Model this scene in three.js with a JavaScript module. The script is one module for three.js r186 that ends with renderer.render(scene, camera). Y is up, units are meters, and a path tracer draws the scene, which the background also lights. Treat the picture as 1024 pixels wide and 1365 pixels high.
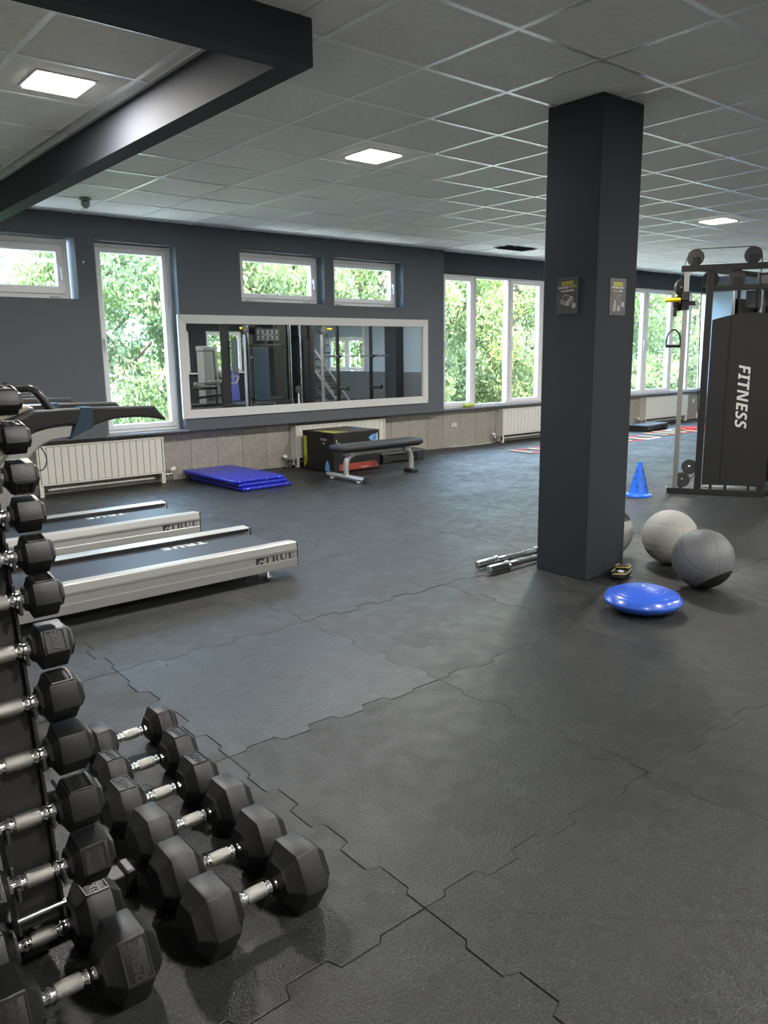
import * as THREE from 'three';
import { RoundedBoxGeometry } from 'three/addons/geometries/RoundedBoxGeometry.js';
import { TextGeometry } from 'three/addons/geometries/TextGeometry.js';
import { FontLoader } from 'three/addons/loaders/FontLoader.js';
import { mergeGeometries, toCreasedNormals } from 'three/addons/utils/BufferGeometryUtils.js';
import { RectAreaLightUniformsLib } from 'three/addons/lights/RectAreaLightUniformsLib.js';

// ------------------------------------------------------------------ camera, sky, sun, exposure
const scene = new THREE.Scene();
const EYE = 1.36, CEIL = 2.7236, CEIL2 = 2.765;
const camera = new THREE.PerspectiveCamera(2 * Math.atan(682.5 / 1052.885) * 180 / Math.PI, 1024 / 1365, 0.05, 300);
{
  const yaw = 0.691654699, pitch = 0.197716312, roll = 0.0133925571;
  const m = new THREE.Matrix4().makeRotationZ(roll)
    .multiply(new THREE.Matrix4().makeRotationX(pitch))
    .multiply(new THREE.Matrix4().makeRotationY(yaw));      // world -> camera
  camera.quaternion.setFromRotationMatrix(m.invert());
  camera.position.set(0, EYE, 0);
  camera.updateMatrixWorld();
}
scene.background = new THREE.Color(0.58, 0.77, 1.0);
scene.backgroundIntensity = 21.5;
const sun = new THREE.DirectionalLight(0xfff1d6, 30);
sun.position.set(-14, 33, -3); sun.target.position.set(10, 0, -9);
sun.castShadow = true; sun.shadow.mapSize.set(2048, 2048);
Object.assign(sun.shadow.camera, { left: -30, right: 30, top: 30, bottom: -30, near: 1, far: 80 });
scene.add(sun, sun.target);
RectAreaLightUniformsLib.init();
const LAMP_POWER = 400, LAMP_GLOW = 9, LAMP_COLOR = new THREE.Color(1.0, 0.965, 0.905);
const renderer = new THREE.WebGLRenderer({ antialias: true });
renderer.shadowMap.enabled = true;
renderer.toneMapping = THREE.LinearToneMapping;
renderer.toneMappingExposure = 0.80;

// ------------------------------------------------------------------ helpers
let seed = 7;
const rnd = () => { seed = (seed + 0x6D2B79F5) | 0; let t = Math.imul(seed ^ (seed >>> 15), 1 | seed); t = (t + Math.imul(t ^ (t >>> 7), 61 | t)) ^ t; return ((t ^ (t >>> 14)) >>> 0) / 4294967296; };
const rr = (a, b) => a + (b - a) * rnd();
const used = {};
function numbered(n) { const k = used[n] = (used[n] ?? -1) + 1; return k ? `${n}_${String(k).padStart(3, '0')}` : n; }
function shade(o) { o.castShadow = true; o.receiveShadow = true; return o; }
function tag(o, label, category, group) { o.userData = { label, category }; if (group) o.userData.group = group; return o; }
function thing(name, label, category, [x, y, z] = [0, 0, 0], turn = 0, group) {
  const o = new THREE.Group(); o.name = numbered(name); o.position.set(x, y, z); o.rotation.y = turn;
  scene.add(o); return tag(o, label, category, group);
}
function part(name, geo, mat, parent, label) {
  const m = shade(new THREE.Mesh(Array.isArray(geo) ? merge(geo) : geo, mat)); m.name = name; parent.add(m);
  if (label) m.userData.label = label; return m;
}
function single(name, label, category, geo, mat, group) {
  const m = shade(new THREE.Mesh(Array.isArray(geo) ? merge(geo) : geo, mat)); m.name = numbered(name); scene.add(m); return tag(m, label, category, group);
}
function structure(name, geo, mat) {
  const m = geo ? shade(new THREE.Mesh(Array.isArray(geo) ? merge(geo) : geo, mat)) : new THREE.Group();
  m.name = numbered(name); m.userData.kind = 'structure'; scene.add(m); return m;
}
const merge = (list) => mergeGeometries(list.map((g) => { g = g.index ? g.toNonIndexed() : g; for (const k of Object.keys(g.attributes)) if (!['position', 'normal', 'uv'].includes(k)) g.deleteAttribute(k); g.morphAttributes = {}; return g; }), false);
const at = (g, x, y, z) => g.translate(x, y, z);
const box = (w, h, d, x = 0, y = 0, z = 0) => new THREE.BoxGeometry(w, h, d).translate(x, y, z);
const rbox = (w, h, d, r, x = 0, y = 0, z = 0, s = 2) => new RoundedBoxGeometry(w, h, d, s, r).translate(x, y, z);
const span = (x0, x1, y0, y1, z0, z1, r = 0) => r ? rbox(x1 - x0, y1 - y0, z1 - z0, r, (x0 + x1) / 2, (y0 + y1) / 2, (z0 + z1) / 2) : box(x1 - x0, y1 - y0, z1 - z0, (x0 + x1) / 2, (y0 + y1) / 2, (z0 + z1) / 2);
const cyl = (r0, r1, h, n = 24) => new THREE.CylinderGeometry(r0, r1, h, n);
const V = (x, y, z) => new THREE.Vector3(x, y, z);
const Y0 = V(0, 1, 0);
function bar(a, b, r, n = 12, r2 = r) {                    // round bar from a to b
  const d = b.clone().sub(a), g = cyl(r2, r, d.length(), n);
  g.applyQuaternion(new THREE.Quaternion().setFromUnitVectors(Y0, d.clone().normalize()));
  return g.translate((a.x + b.x) / 2, (a.y + b.y) / 2, (a.z + b.z) / 2);
}
function beamBox(a, b, w, d, bev = 0.004) {                   // square tube from a to b
  const v = b.clone().sub(a), g = new RoundedBoxGeometry(w, v.length(), d, 1, bev);
  g.applyQuaternion(new THREE.Quaternion().setFromUnitVectors(Y0, v.clone().normalize()));
  return g.translate((a.x + b.x) / 2, (a.y + b.y) / 2, (a.z + b.z) / 2);
}
const tube = (pts, r, n = 40, rs = 10) => new THREE.TubeGeometry(new THREE.CatmullRomCurve3(pts, false, 'centripetal'), n, r, rs, false);
const lathe = (pts, n = 48) => new THREE.LatheGeometry(pts.map(([x, y]) => new THREE.Vector2(x, y)), n);
const poly = (pts) => { const s = new THREE.Shape(); pts.forEach(([x, y], i) => i ? s.lineTo(x, y) : s.moveTo(x, y)); s.closePath(); return s; };
const extr = (shape, depth, bevel = 0, seg = 1, curve = 8) => new THREE.ExtrudeGeometry(shape, { depth: depth - 2 * bevel, bevelEnabled: bevel > 0, bevelThickness: bevel, bevelSize: bevel, bevelOffset: -bevel, bevelSegments: seg, curveSegments: curve }).translate(0, 0, bevel);
function ring(x0, x1, y0, y1, w, depth, bevel = 0.003) {   // picture-frame ring, front face at z = 0
  const s = poly([[x0, y0], [x1, y0], [x1, y1], [x0, y1]]);
  const [wl, wr, wb, wt] = Array.isArray(w) ? w : [w, w, w, w];
  s.holes.push(new THREE.Path([[x0 + wl, y0 + wb], [x0 + wl, y1 - wt], [x1 - wr, y1 - wt], [x1 - wr, y0 + wb]].map((p) => new THREE.Vector2(...p))));
  return extr(s, depth, bevel).translate(0, 0, -depth);
}
function metric(geo, s = 1) {                               // uv in metres, from the face's dominant axis
  const g = geo.index ? geo.toNonIndexed() : geo, p = g.attributes.position, n = g.attributes.normal, uv = new Float32Array(p.count * 2);
  for (let i = 0; i < p.count; i++) {
    const ax = Math.abs(n.getX(i)), ay = Math.abs(n.getY(i)), az = Math.abs(n.getZ(i));
    const [u, v] = ay >= ax && ay >= az ? [p.getX(i), p.getZ(i)] : ax >= az ? [p.getZ(i), p.getY(i)] : [p.getX(i), p.getY(i)];
    uv[2 * i] = u * s; uv[2 * i + 1] = v * s;
  }
  g.setAttribute('uv', new THREE.BufferAttribute(uv, 2)); return g;
}
const fonts = {};
for (const f of ['sans_bold', 'serif_bold']) fonts[f] = await new FontLoader().loadAsync(`fonts/droid/droid_${f}.typeface.json`);
function letters(str, size, depth, font = 'sans_bold', sx = 1) {   // centred, in XY, extruded to +z
  const g = new TextGeometry(str, { font: fonts[font], size, depth, curveSegments: 3, bevelEnabled: false });
  g.computeBoundingBox(); const b = g.boundingBox;
  return g.translate(-(b.min.x + b.max.x) / 2, -(b.min.y + b.max.y) / 2, 0).scale(sx, 1, 1);
}

// ------------------------------------------------------------------ textures
function dataTex(n, fn, srgb = true, rep = 1) {
  const d = new Uint8Array(n * n * 4);
  for (let y = 0; y < n; y++) for (let x = 0; x < n; x++) { const c = fn(x, y), i = 4 * (y * n + x); d[i] = c[0]; d[i + 1] = c[1]; d[i + 2] = c[2]; d[i + 3] = 255; }
  const t = new THREE.DataTexture(d, n, n); t.wrapS = t.wrapT = THREE.RepeatWrapping; t.magFilter = THREE.LinearFilter; t.minFilter = THREE.LinearMipmapLinearFilter; t.generateMipmaps = true;
  if (srgb) t.colorSpace = THREE.SRGBColorSpace; t.repeat.set(rep, rep); t.needsUpdate = true; return t;
}
function field(n, cells) {                                  // tileable value noise
  const g = Array.from({ length: cells * cells }, rnd), q = (t) => t * t * (3 - 2 * t);
  return (x, y) => {
    const u = x / n * cells, v = y / n * cells, i = Math.floor(u), j = Math.floor(v), a = q(u - i), b = q(v - j);
    const G = (p, r) => g[((r % cells + cells) % cells) * cells + (p % cells + cells) % cells];
    return (G(i, j) * (1 - a) + G(i + 1, j) * a) * (1 - b) + (G(i, j + 1) * (1 - a) + G(i + 1, j + 1) * a) * b;
  };
}
const clamp = (v) => Math.max(0, Math.min(255, v));
const N = 512;
const fineA = field(N, 256), fineB = field(N, 128), mid = field(N, 24), coarse = field(N, 5), grain = field(N, 170);
const rubberSpeck = new Float32Array(N * N).map(() => rnd() < 0.035 ? rnd() : 0);
const rubberMap = dataTex(N, (x, y) => {
  const v = 37.5 + 25 * (fineA(x, y) - .5) + 16 * (fineB(x, y) - .5) + 8 * (mid(x, y) - .5) + 120 * rubberSpeck[y * N + x] ** 2;
  return [clamp(v), clamp(v), clamp(v * .97)];
}, true, 1.7);
const rubberBump = dataTex(N, (x, y) => { const v = 255 * (.45 * fineA(x, y) + .35 * grain(x, y) + .2 * fineB(x, y)); return [v, v, v]; }, false, 1.7);
const rubberRough = dataTex(N, (x, y) => { const v = 255 * (.66 + .22 * (coarse(x, y) - .5) + .18 * (mid(x, y) - .5) - .25 * rubberSpeck[y * N + x]); return [clamp(v), clamp(v), clamp(v)]; }, false, .8);
const plasterBump = dataTex(N, (x, y) => { const v = 255 * (.5 * fineB(x, y) + .3 * mid(x, y) + .2 * fineA(x, y)); return [v, v, v]; }, false, 2);
const pits = new Float32Array(N * N).map(() => rnd() < .012 ? 1 : 0);
const tileMap = dataTex(N, (x, y) => { const v = 238 + 8 * (mid(x, y) - .5) + 8 * (fineA(x, y) - .5) - 45 * pits[y * N + x]; return [v, v, v * .985]; }, true, 2);
const tileBump = dataTex(N, (x, y) => { const v = 255 * (.6 * fineA(x, y) + .4 * fineB(x, y)) * (1 - .8 * pits[y * N + x]); return [v, v, v]; }, false, 2);
const streak = field(N, 90), streak2 = field(N, 22);
const dadoMap = dataTex(N, (x, y) => {
  const v = 150 + 15 * (streak(x, y * .25) - .5) + 12 * (streak2(x * 1, y) - .5) + 12 * (fineA(x, y) - .5);
  return [clamp(v), clamp(v * .965), clamp(v * .915)];
}, true, 1.4);
const smoothBump = dataTex(N, (x, y) => { const v = 255 * (.6 * fineA(x, y) + .4 * fineB(x, y)); return [v, v, v]; }, false, 6);
function canvasTex(w, h, draw) {
  const c = document.createElement('canvas'); c.width = w; c.height = h; const g = c.getContext('2d'); draw(g, w, h);
  const t = new THREE.CanvasTexture(c); t.colorSpace = THREE.SRGBColorSpace; t.anisotropy = 8; return t;
}

// ------------------------------------------------------------------ materials
const S = (color, roughness = .6, metalness = 0, extra = {}) => new THREE.MeshStandardMaterial({ color, roughness, metalness, ...extra });
const L = (r, g, b) => new THREE.Color().setRGB(r, g, b);
const M = {
  wall: S(L(.090, .104, .118), .62, 0, { bumpMap: plasterBump, bumpScale: .0006 }),
  wallDark: S(L(.030, .040, .050), .62, 0, { bumpMap: plasterBump, bumpScale: .0006 }),
  wallBlue: S(L(.30, .38, .46), .7, 0, { bumpMap: plasterBump, bumpScale: .0006 }),
  wallWhite: S(L(.78, .77, .75), .75, 0, { bumpMap: plasterBump, bumpScale: .0006 }),
  column: S(L(.0150, .0195, .026), .72, 0, { bumpMap: plasterBump, bumpScale: .0005 }),
  beam: S(L(.026, .029, .039), .8, 0, { bumpMap: plasterBump, bumpScale: .0005 }),
  plaster: S(L(.55, .55, .54), .8),
  grout: S(L(.34, .325, .30), .9),
  under: S(L(.008, .008, .008), .9),
  gridBar: S(L(.92, .93, .93), .3, .45),
  pvc: S(L(.78, .78, .79), .32),
  frameWhite: S(L(.62, .62, .60), .45),
  sill: S(L(.20, .22, .25), .35),
  radiator: S(L(.66, .65, .59), .38),
  radiatorDark: S(L(.10, .10, .095), .7),
  chrome: S(L(.80, .80, .80), .13, 1),
  knurl: S(L(.55, .54, .51), .36, 1, { bumpMap: smoothBump, bumpScale: .0004 }),
  brushed: S(L(.55, .54, .51), .32, 1),
  silver: S(L(.52, .52, .50), .36, .75),
  silverPaint: S(L(.46, .46, .44), .36, .35),
  greyPaint: S(L(.30, .31, .31), .45, .1),
  rubber: S(L(.0088, .009, .0098), .40, 0, { bumpMap: smoothBump, bumpScale: .0003 }),
  rubberText: S(L(.016, .016, .016), .36),
  blackPaint: S(L(.014, .014, .015), .42),
  blackSatin: S(L(.0125, .0125, .0135), .5),
  blackPlastic: S(L(.022, .022, .023), .38),
  vinyl: S(L(.022, .023, .026), .4, 0, { bumpMap: smoothBump, bumpScale: .0004 }),
  belt: S(L(.026, .028, .034), .42, 0, { bumpMap: smoothBump, bumpScale: .0003 }),
  pulley: S(L(.040, .040, .042), .5),
  steel: S(L(.62, .62, .62), .25, 1),
  beige: S(L(.60, .55, .47), .4),
  band: S(L(.030, .075, .125), .45),
  yellow: S(L(.85, .62, .01), .4),
  red: S(L(.62, .03, .04), .6),
  white: S(L(.75, .75, .74), .5),
  paleYellow: S(L(.85, .74, .32), .55),
  blueVinyl: S(L(.008, .022, .42), .3, 0, { bumpMap: smoothBump, bumpScale: .0003 }),
  coneBlue: new THREE.MeshPhysicalMaterial({ color: L(.01, .16, .85), roughness: .32, transmission: .12, thickness: 0 }),
  discBlue: new THREE.MeshPhysicalMaterial({ color: L(.035, .115, .62), roughness: .28, clearcoat: .5, clearcoatRoughness: .12 }),
  ballGrey: S(L(.36, .355, .335), .55, 0, { bumpMap: smoothBump, bumpScale: .0006 }),
  ballSlate: S(L(.135, .14, .15), .45, 0, { bumpMap: smoothBump, bumpScale: .0006 }),
  ballBlack: S(L(.012, .012, .012), .5),
  mirror: S(L(.83, .86, .85), .008, 1),
  glass: new THREE.MeshPhysicalMaterial({ color: L(.93, .97, 1.0), roughness: 0, transmission: 1, thickness: 0, ior: 1.5 }),
  diffuser: new THREE.MeshStandardMaterial({ color: 0xffffff, roughness: .6, emissive: LAMP_COLOR, emissiveIntensity: LAMP_GLOW }),
  darkMetal: S(L(.06, .06, .065), .25, .6),
  cuffTrim: S(L(.62, .5, .16), .6),
  bark: S(L(.10, .075, .05), .9),
  grass: S(L(.10, .17, .05), .95),
  green: S(L(.42, .55, .06), .5),
  purple: S(L(.10, .11, .42), .5),
  teal: S(L(.018, .032, .050), .55),
  cork: S(L(.03, .03, .03), .8),
};
const text = { on: S(L(.72, .72, .70), .5), dark: S(L(.025, .025, .03), .5) };
const rubberFloor = [0, 1, 2, 3, 4].map((i) => {
  const off = (t) => { const c = t.clone(); c.offset.set(i * .37 + .11, i * .61 + .23); c.needsUpdate = true; return c; };
  const k = [1, .93, 1.08, .97, 1.04][i];
  return S(L(k * .95, k, k * 1.05), [.80, .74, .84, .78, .56][i], 0, { map: off(rubberMap), bumpMap: off(rubberBump), bumpScale: .0022, roughnessMap: off(rubberRough) });
});
const ceilingTile = [0, 1, 2, 3].map((i) => { const k = [1.0, .97, 1.03, 1.08][i]; return S(L(k, k * .995, k * .98), .85, 0, { map: tileMap, bumpMap: tileBump, bumpScale: .0008 }); });
const dadoTile = [1, .95, 1.04].map((k) => S(L(k * 1.08, k * 1.08, k * 1.06), .42, 0, { map: dadoMap }));

// ================================================================== STRUCTURE
const X0 = -1.6, X1 = 15.05, ZB = -8.25, ZF = 6.0, ZW = -8.06, XC = 7.79;   // room: left, right, window wall, wall behind, furred wall plane and its end
// ---- floor: interlocking rubber tiles, one metre each
const floor = structure('floor');
part('floor_slab', box(X1 - X0 + .6, .3, ZF - ZB + .6, (X0 + X1) / 2, -.164, (ZF + ZB) / 2), M.under, floor);
{
  const edge = (t) => {                                     // a dovetail wave, the same along every edge
    const P = [[0, 0], [.07, 0], [.085, 1], [.20, 1], [.215, -1], [.33, -1], [.345, 1], [.455, 1], [.47, -1], [.585, -1], [.60, 1], [.71, 1], [.725, -1], [.84, -1], [.855, 0], [1, 0]];
    return P[t];
  };
  const A = .019, G = .0013, n = 16, pts = [];
  for (let i = 0; i < n; i++) { const [t, o] = edge(i); pts.push([t + (i ? 0 : G), o * A + G]); }
  for (let i = 0; i < n; i++) { const [t, o] = edge(i); pts.push([1 + o * A - G, t + (i ? 0 : G)]); }
  for (let i = n - 1; i >= 0; i--) { const [t, o] = edge(i); pts.push([t - (i === n - 1 ? G : 0), 1 + o * A - G]); }
  for (let i = n - 1; i > 0; i--) { const [t, o] = edge(i); pts.push([o * A + G, t - (i === n - 1 ? G : 0)]); }
  const clean = pts.filter((p, i) => i === 0 || Math.hypot(p[0] - pts[i - 1][0], p[1] - pts[i - 1][1]) > 1e-4);
  const g = extr(poly(clean), .012, .0012).rotateX(-Math.PI / 2).translate(0, -.012, 0);   // spans x 0..1, z -1..0, top at y = 0
  const gx = Math.floor((X0 - .18)) + .18;
  for (let x = gx; x < X1; x += 1) for (let z = -.285 - 8; z < ZF + 1; z += 1) {
    const m = part('floor_tile', g, rubberFloor[Math.abs(x - 1.18) < .1 && Math.abs(z + 2.285) < .1 ? 4 : Math.abs(x - 2.18) < .1 && Math.abs(z + 3.285) < .1 ? 1 : Math.floor(rnd() * 4.25)], floor);
    m.position.set(x, rr(-.0012, 0), z + 1 - 1 + 0);
    m.rotation.set(rr(-.0007, .0007), 0, rr(-.0007, .0007));
  }
}
// ---- walls
{
  const w = structure('wall_back');                         // furred grey wall with the small windows, the dado and the header over the big windows
  const s = poly([[X0, .555], [3.015, .555], [3.015, 2.495], [3.875, 2.495], [3.875, .555], [XC, .555], [XC, CEIL + .05], [X0, CEIL + .05]]);
  for (const [a, b, c, d] of [[1.5, 2.83, 1.925, 2.5], [4.64, 5.79, 1.96, 2.515], [5.93, 7.055, 1.95, 2.515]])
    s.holes.push(new THREE.Path([[a, c], [a, d], [b, d], [b, c]].map((p) => new THREE.Vector2(...p))));
  part('upper_wall', metric(extr(s, .26).translate(0, 0, ZW - .26)), M.wall, w);
  part('header', metric(span(XC, X1, 2.44, CEIL + .05, -8.32, -8.17)), M.wallDark, w);
  part('dado_backing', span(X0, X1, -.02, .575, -8.5, -8.262), M.grout, w);
  const W = .33; let k = 0;
  for (let x = X0; x < X1 - .02; x += W) { const b = Math.min(x + W, X1) - .0016; const t = part('dado_tile', metric(span(x + .0016, b, .004, .548, -8.265, ZB + rr(-.0008, .0008), .0015)), dadoTile[k++ % 3], w); }
  const r = structure('wall_right');                         // light blue over dark grey, with a window that only the mirror shows
  const rs = poly([[ZB, 0], [ZF, 0], [ZF, CEIL + .05], [ZB, CEIL + .05]].map(([a, b]) => [-a, b]));
  rs.holes.push(new THREE.Path([[-4.86, .85], [-4.86, 1.88], [-2.93, 1.88], [-2.93, .85]].map((p) => new THREE.Vector2(...p))));
  part('upper_wall', metric(extr(rs, .26).rotateY(Math.PI / 2).translate(X1, 0, 0)), M.wallBlue, r);
  part('lower_panel', metric(span(X1 - .012, X1, 0, .845, -2.5, ZF)), M.wall, r);
  part('pilaster', metric(span(X1 - .3, X1 - .013, 0, CEIL, 1.1, 1.58)), M.column, r);
  part('top_band', metric(span(X1 - .05, X1, 2.44, CEIL, -8.17, -4)), M.wall, r);
  const f = structure('wall_front');
  const fs = poly([[X0, 0], [X1, 0], [X1, CEIL + .05], [X0, CEIL + .05]]);
  for (const [a, b] of [[9.7, 10.95], [11.45, 12.7]]) fs.holes.push(new THREE.Path([[a, .88], [a, 2.1], [b, 2.1], [b, .88]].map((p) => new THREE.Vector2(...p))));
  part('upper_wall', metric(extr(fs, .26).translate(0, 0, ZF)), M.column, f);
  part('white_wall', metric(span(X0, 9.2, 0, CEIL + .05, ZF - .05, ZF - .001)), M.wallWhite, f);
  part('window_ledge', span(9.3, 13.4, .83, .875, ZF - .06, ZF, .004), M.frameWhite, f);
  const l = structure('wall_left', metric(span(X0 - .26, X0, 0, CEIL + .05, ZB - .2, ZF + .26)), M.wallWhite);
  const c = structure('pillar', metric(rbox(.39, CEIL + .001, .375, .006, 4.055, CEIL / 2, -2.9525)), M.column);
}
// ---- ceiling: grid bars and mineral tiles; an inner field a little higher behind the L-shaped beam
const ceiling = structure('ceiling');
{
  const BX = 2.03, BZ = -3.0;
  part('ceiling_slab', span(X0 - .3, X1 + .3, CEIL + .052, CEIL + .35, -8.55, ZF + .3), M.plaster, ceiling);
  const cells = [];
  const add = (x0, x1, z0, z1, y, k) => { if (x1 - x0 > .03 && z1 - z0 > .03) cells.push({ x0, x1, z0, z1, y, k }); };
  const cut = (x, z, y, lim) => add(Math.max(x, lim[0]), Math.min(x + .6, lim[1]), Math.max(z, lim[2]), Math.min(z + .6, lim[3]), y, 0);
  const gx0 = 2.848 - .6 * 8, gz0 = -2.489 - .6 * 10;
  for (let i = 0; i < 29; i++) for (let j = 0; j < 25; j++) {
    const x = gx0 + .6 * i, z = gz0 + .6 * j;
    cut(x, z, CEIL, [BX, X1, -8.17, ZF]);
    if (x < BX) cut(x, z, CEIL, [X0, BX, BZ, ZF]);
  }
  for (let i = 0; i < 7; i++) for (let j = 0; j < 10; j++) cut(1.27 - .6 * 5 + .6 * i, -3.615 - .6 * 8 + .6 * j, CEIL2, [X0, 1.97, ZW, -3.05]);
  const v = V(0, 0, 0), fr = camera.projectionMatrix;
  const wgt = (c) => { v.set((c.x0 + c.x1) / 2, c.y, (c.z0 + c.z1) / 2).applyMatrix4(camera.matrixWorldInverse); if (v.z > -.3) return 1e9; const q = v.clone().applyMatrix4(fr); return Math.abs(q.x) < 1.2 && Math.abs(q.y) < 1.2 ? -v.z : 1000 - v.z; };
  camera.updateProjectionMatrix(); camera.matrixWorldInverse.copy(camera.matrixWorld).invert();
  cells.forEach((c) => c.w = wgt(c)); cells.sort((a, b) => a.w - b.w);
  const rest = [];
  cells.forEach((c, i) => {
    const g = metric(box(c.x1 - c.x0 - .008, .012, c.z1 - c.z0 - .008, (c.x0 + c.x1) / 2, c.y + .008, (c.z0 + c.z1) / 2));
    if (i < 298) part('ceiling_tile', g, ceilingTile[rnd() < .06 ? 3 : Math.floor(rnd() * 3)], ceiling); else rest.push(g);
  });
  part('ceiling_tiles', rest, ceilingTile[0], ceiling).userData.kind = 'stuff';
  const xb = (z, x0, x1, y) => part('grid_bar', box(x1 - x0, .006, .027, (x0 + x1) / 2, y - .001, z), M.gridBar, ceiling);
  const zb = (x, z0, z1, y) => part('grid_bar', box(.027, .0064, z1 - z0, x, y - .001, (z0 + z1) / 2), M.gridBar, ceiling);
  for (let j = 0; j < 25; j++) { const z = gz0 + .6 * j; if (z < -8.1 || z > ZF) continue; if (z < BZ) xb(z, 2.1, X1, CEIL); else xb(z, X0, X1, CEIL); }
  for (let i = 0; i < 29; i++) { const x = gx0 + .6 * i; if (x > X1 || x < X0) continue; zb(x, x < 2.1 ? -2.945 : -8.16, ZF, CEIL); }
  for (let j = 0; j < 9; j++) { const z = -3.615 - .6 * j; if (z > ZW) xb(z, X0, 1.96, CEIL2); }
  for (let i = 0; i < 6; i++) { const x = 1.27 - .6 * 5 + .6 * i + .6; if (x > X0 && x < 1.95) zb(x, ZW, -3.06, CEIL2); }
  xb(-3.062, X0, 1.95, CEIL2); zb(1.95, ZW, -3.06, CEIL2);
}
{
  const b = structure('ceiling_beam');
  part('long_beam', metric(span(1.965, 2.092, 2.54, CEIL + .045, ZW + .002, -2.952)), M.beam, b);
  part('short_beam', metric(span(X0, 1.9645, 2.54, CEIL + .045, -3.05, -2.952)), M.beam, b);
}
structure('roof', span(X0 - .5, X1 + .5, CEIL + .36, CEIL + .62, -8.75, ZF + .5), M.plaster);
// ---- windows
function windowUnit(n, x0, x1, y0, y1, { fw = .045, sash = .07, handle = 0, base = [0, 0, -8.2], turn = 0, hinge = false } = {}) {
  const g = structure('window_' + n); g.position.set(...base); g.rotation.y = turn;
  part('window_frame', ring(x0, x1, y0, y1, fw, .08), M.pvc, g);
  const a = x0 + fw - .006, b = x1 - fw + .006, c = y0 + fw - .006, d = y1 - fw + .006;
  if (sash) part('window_sash', ring(a, b, c, d, sash, .075, .006).translate(0, 0, .018), M.pvc, g);
  const s = sash || .004;
  part('window_pane', box(b - a - 2 * s + .012, d - c - 2 * s + .012, .004, (a + b) / 2, (c + d) / 2, -.03), M.glass, g);
  if (handle) {
    const hx = handle > 0 ? b - sash / 2 : a + sash / 2, hy = (c + d) / 2;
    part('window_handle', [rbox(.026, .07, .012, .005, hx, hy, .022), rbox(.02, .125, .016, .007, hx, hy - .045, .045), bar(V(hx, hy, .02), V(hx, hy, .046), .009)], M.pvc, g);
  }
  if (hinge) part('hinge_cover', [rbox(.09, .014, .018, .004, x0 + .16, y0 + .02, .012), rbox(.09, .014, .018, .004, x1 - .16, y0 + .02, .012)], M.frameWhite, g);
  return g;
}
windowUnit(1, 1.52, 2.80, 1.93, 2.49, { handle: 1, hinge: true, fw: .05, sash: .075 });
windowUnit(2, 3.03, 3.86, .575, 2.487, { handle: -1, sash: .055, fw: .04 });
windowUnit(3, 4.655, 5.77, 1.965, 2.505, { handle: 1, hinge: true, sash: .055 });
windowUnit(4, 5.945, 7.035, 1.955, 2.51, { handle: 1, hinge: true, sash: .055 });
[[7.86, 8.52, -1], [8.525, 9.275, 0], [9.28, 10.05, -1], [10.055, 10.72, 0], [10.725, 11.4, 1], [11.405, 12.1, 0], [12.105, 12.93, 1], [12.935, 13.82, -1], [13.825, 14.43, 0], [14.435, 15.03, 0]]
  .forEach(([a, b, h], i) => windowUnit(5 + i, a, b, .575, 2.438, { handle: h, fw: h ? .03 : .03, sash: h ? .06 : .012 }));
windowUnit(15, 2.95, 3.89, .86, 1.87, { base: [X1 + .1, 0, 0], turn: -Math.PI / 2 });
windowUnit(16, 3.9, 4.84, .86, 1.87, { base: [X1 + .1, 0, 0], turn: -Math.PI / 2 });
windowUnit(17, -10.94, -9.71, .89, 2.09, { base: [0, 0, ZF + .1], turn: Math.PI });
windowUnit(18, -12.69, -11.46, .89, 2.09, { base: [0, 0, ZF + .1], turn: Math.PI });
structure('trim_1', span(2.98, 3.9, .553, .573, -8.26, ZW + .012, .003), M.sill);
structure('trim_2', span(XC + .005, X1, .552, .573, -8.26, -8.125, .003), M.sill);
structure('trim_3', span(X1 - .06, X1 - .001, 0.9, CEIL - .002, 2.84, 2.91, .004), M.frameWhite);
// outside
structure('ground', span(-40, 60, -.6, -.33, -45, 40), M.grass);
structure('pavement', metric(span(-12, 30, -.33, -.30, -12.2, -8.5)), S(L(.58, .57, .54), .9, 0, { map: tileMap }));

// ================================================================== LIGHTS
{
  const ringG = ring(-.155, .155, -.155, .155, .016, .012, .002).rotateX(Math.PI / 2), paneG = new RoundedBoxGeometry(.28, .006, .28, 1, .002);
  const lamp = (x, z, y, label) => {
    const t = thing('ceiling_light', label, 'ceiling light', [x, y - .0045, z], 0, 'square ceiling lights');
    part('frame', ringG, M.frameWhite, t); part('diffuser', paneG, M.diffuser, t).position.y = -.006;
    const l = new THREE.RectAreaLight(LAMP_COLOR, LAMP_POWER, .28, .28);
    l.position.set(x, y - .022, z); l.lookAt(x, 0, z); scene.add(l);
  };
  lamp(1.572, -4.517, CEIL2, 'square lit ceiling panel inside the corner of the dark beam');
  lamp(3.748, -4.589, CEIL, 'square lit ceiling panel above the middle of the room, left of the pillar');
  lamp(8.548, -4.589, CEIL, 'square lit ceiling panel right of the pillar, near the cable machine');
  for (const [x, z, w] of [[6.148, -4.589, 'hidden behind the pillar'], [10.948, -4.589, 'behind the cable machine'], [13.348, -4.589, 'nearest the right wall'], [1.348, .211, 'over the dumbbell corner'], [3.748, .211, 'behind the photographer'], [6.148, .211, 'right of the photographer'], [8.548, .211, 'near the squat rack'], [10.948, .211, 'above the squat rack'], [13.348, .211, 'by the right wall, behind'], [3.748, 3.811, 'at the rear of the room'], [8.548, 3.811, 'at the rear middle'], [12.148, 3.811, 'at the rear right corner']])
    lamp(x, z, CEIL, 'square lit ceiling panel ' + w);
}
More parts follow.
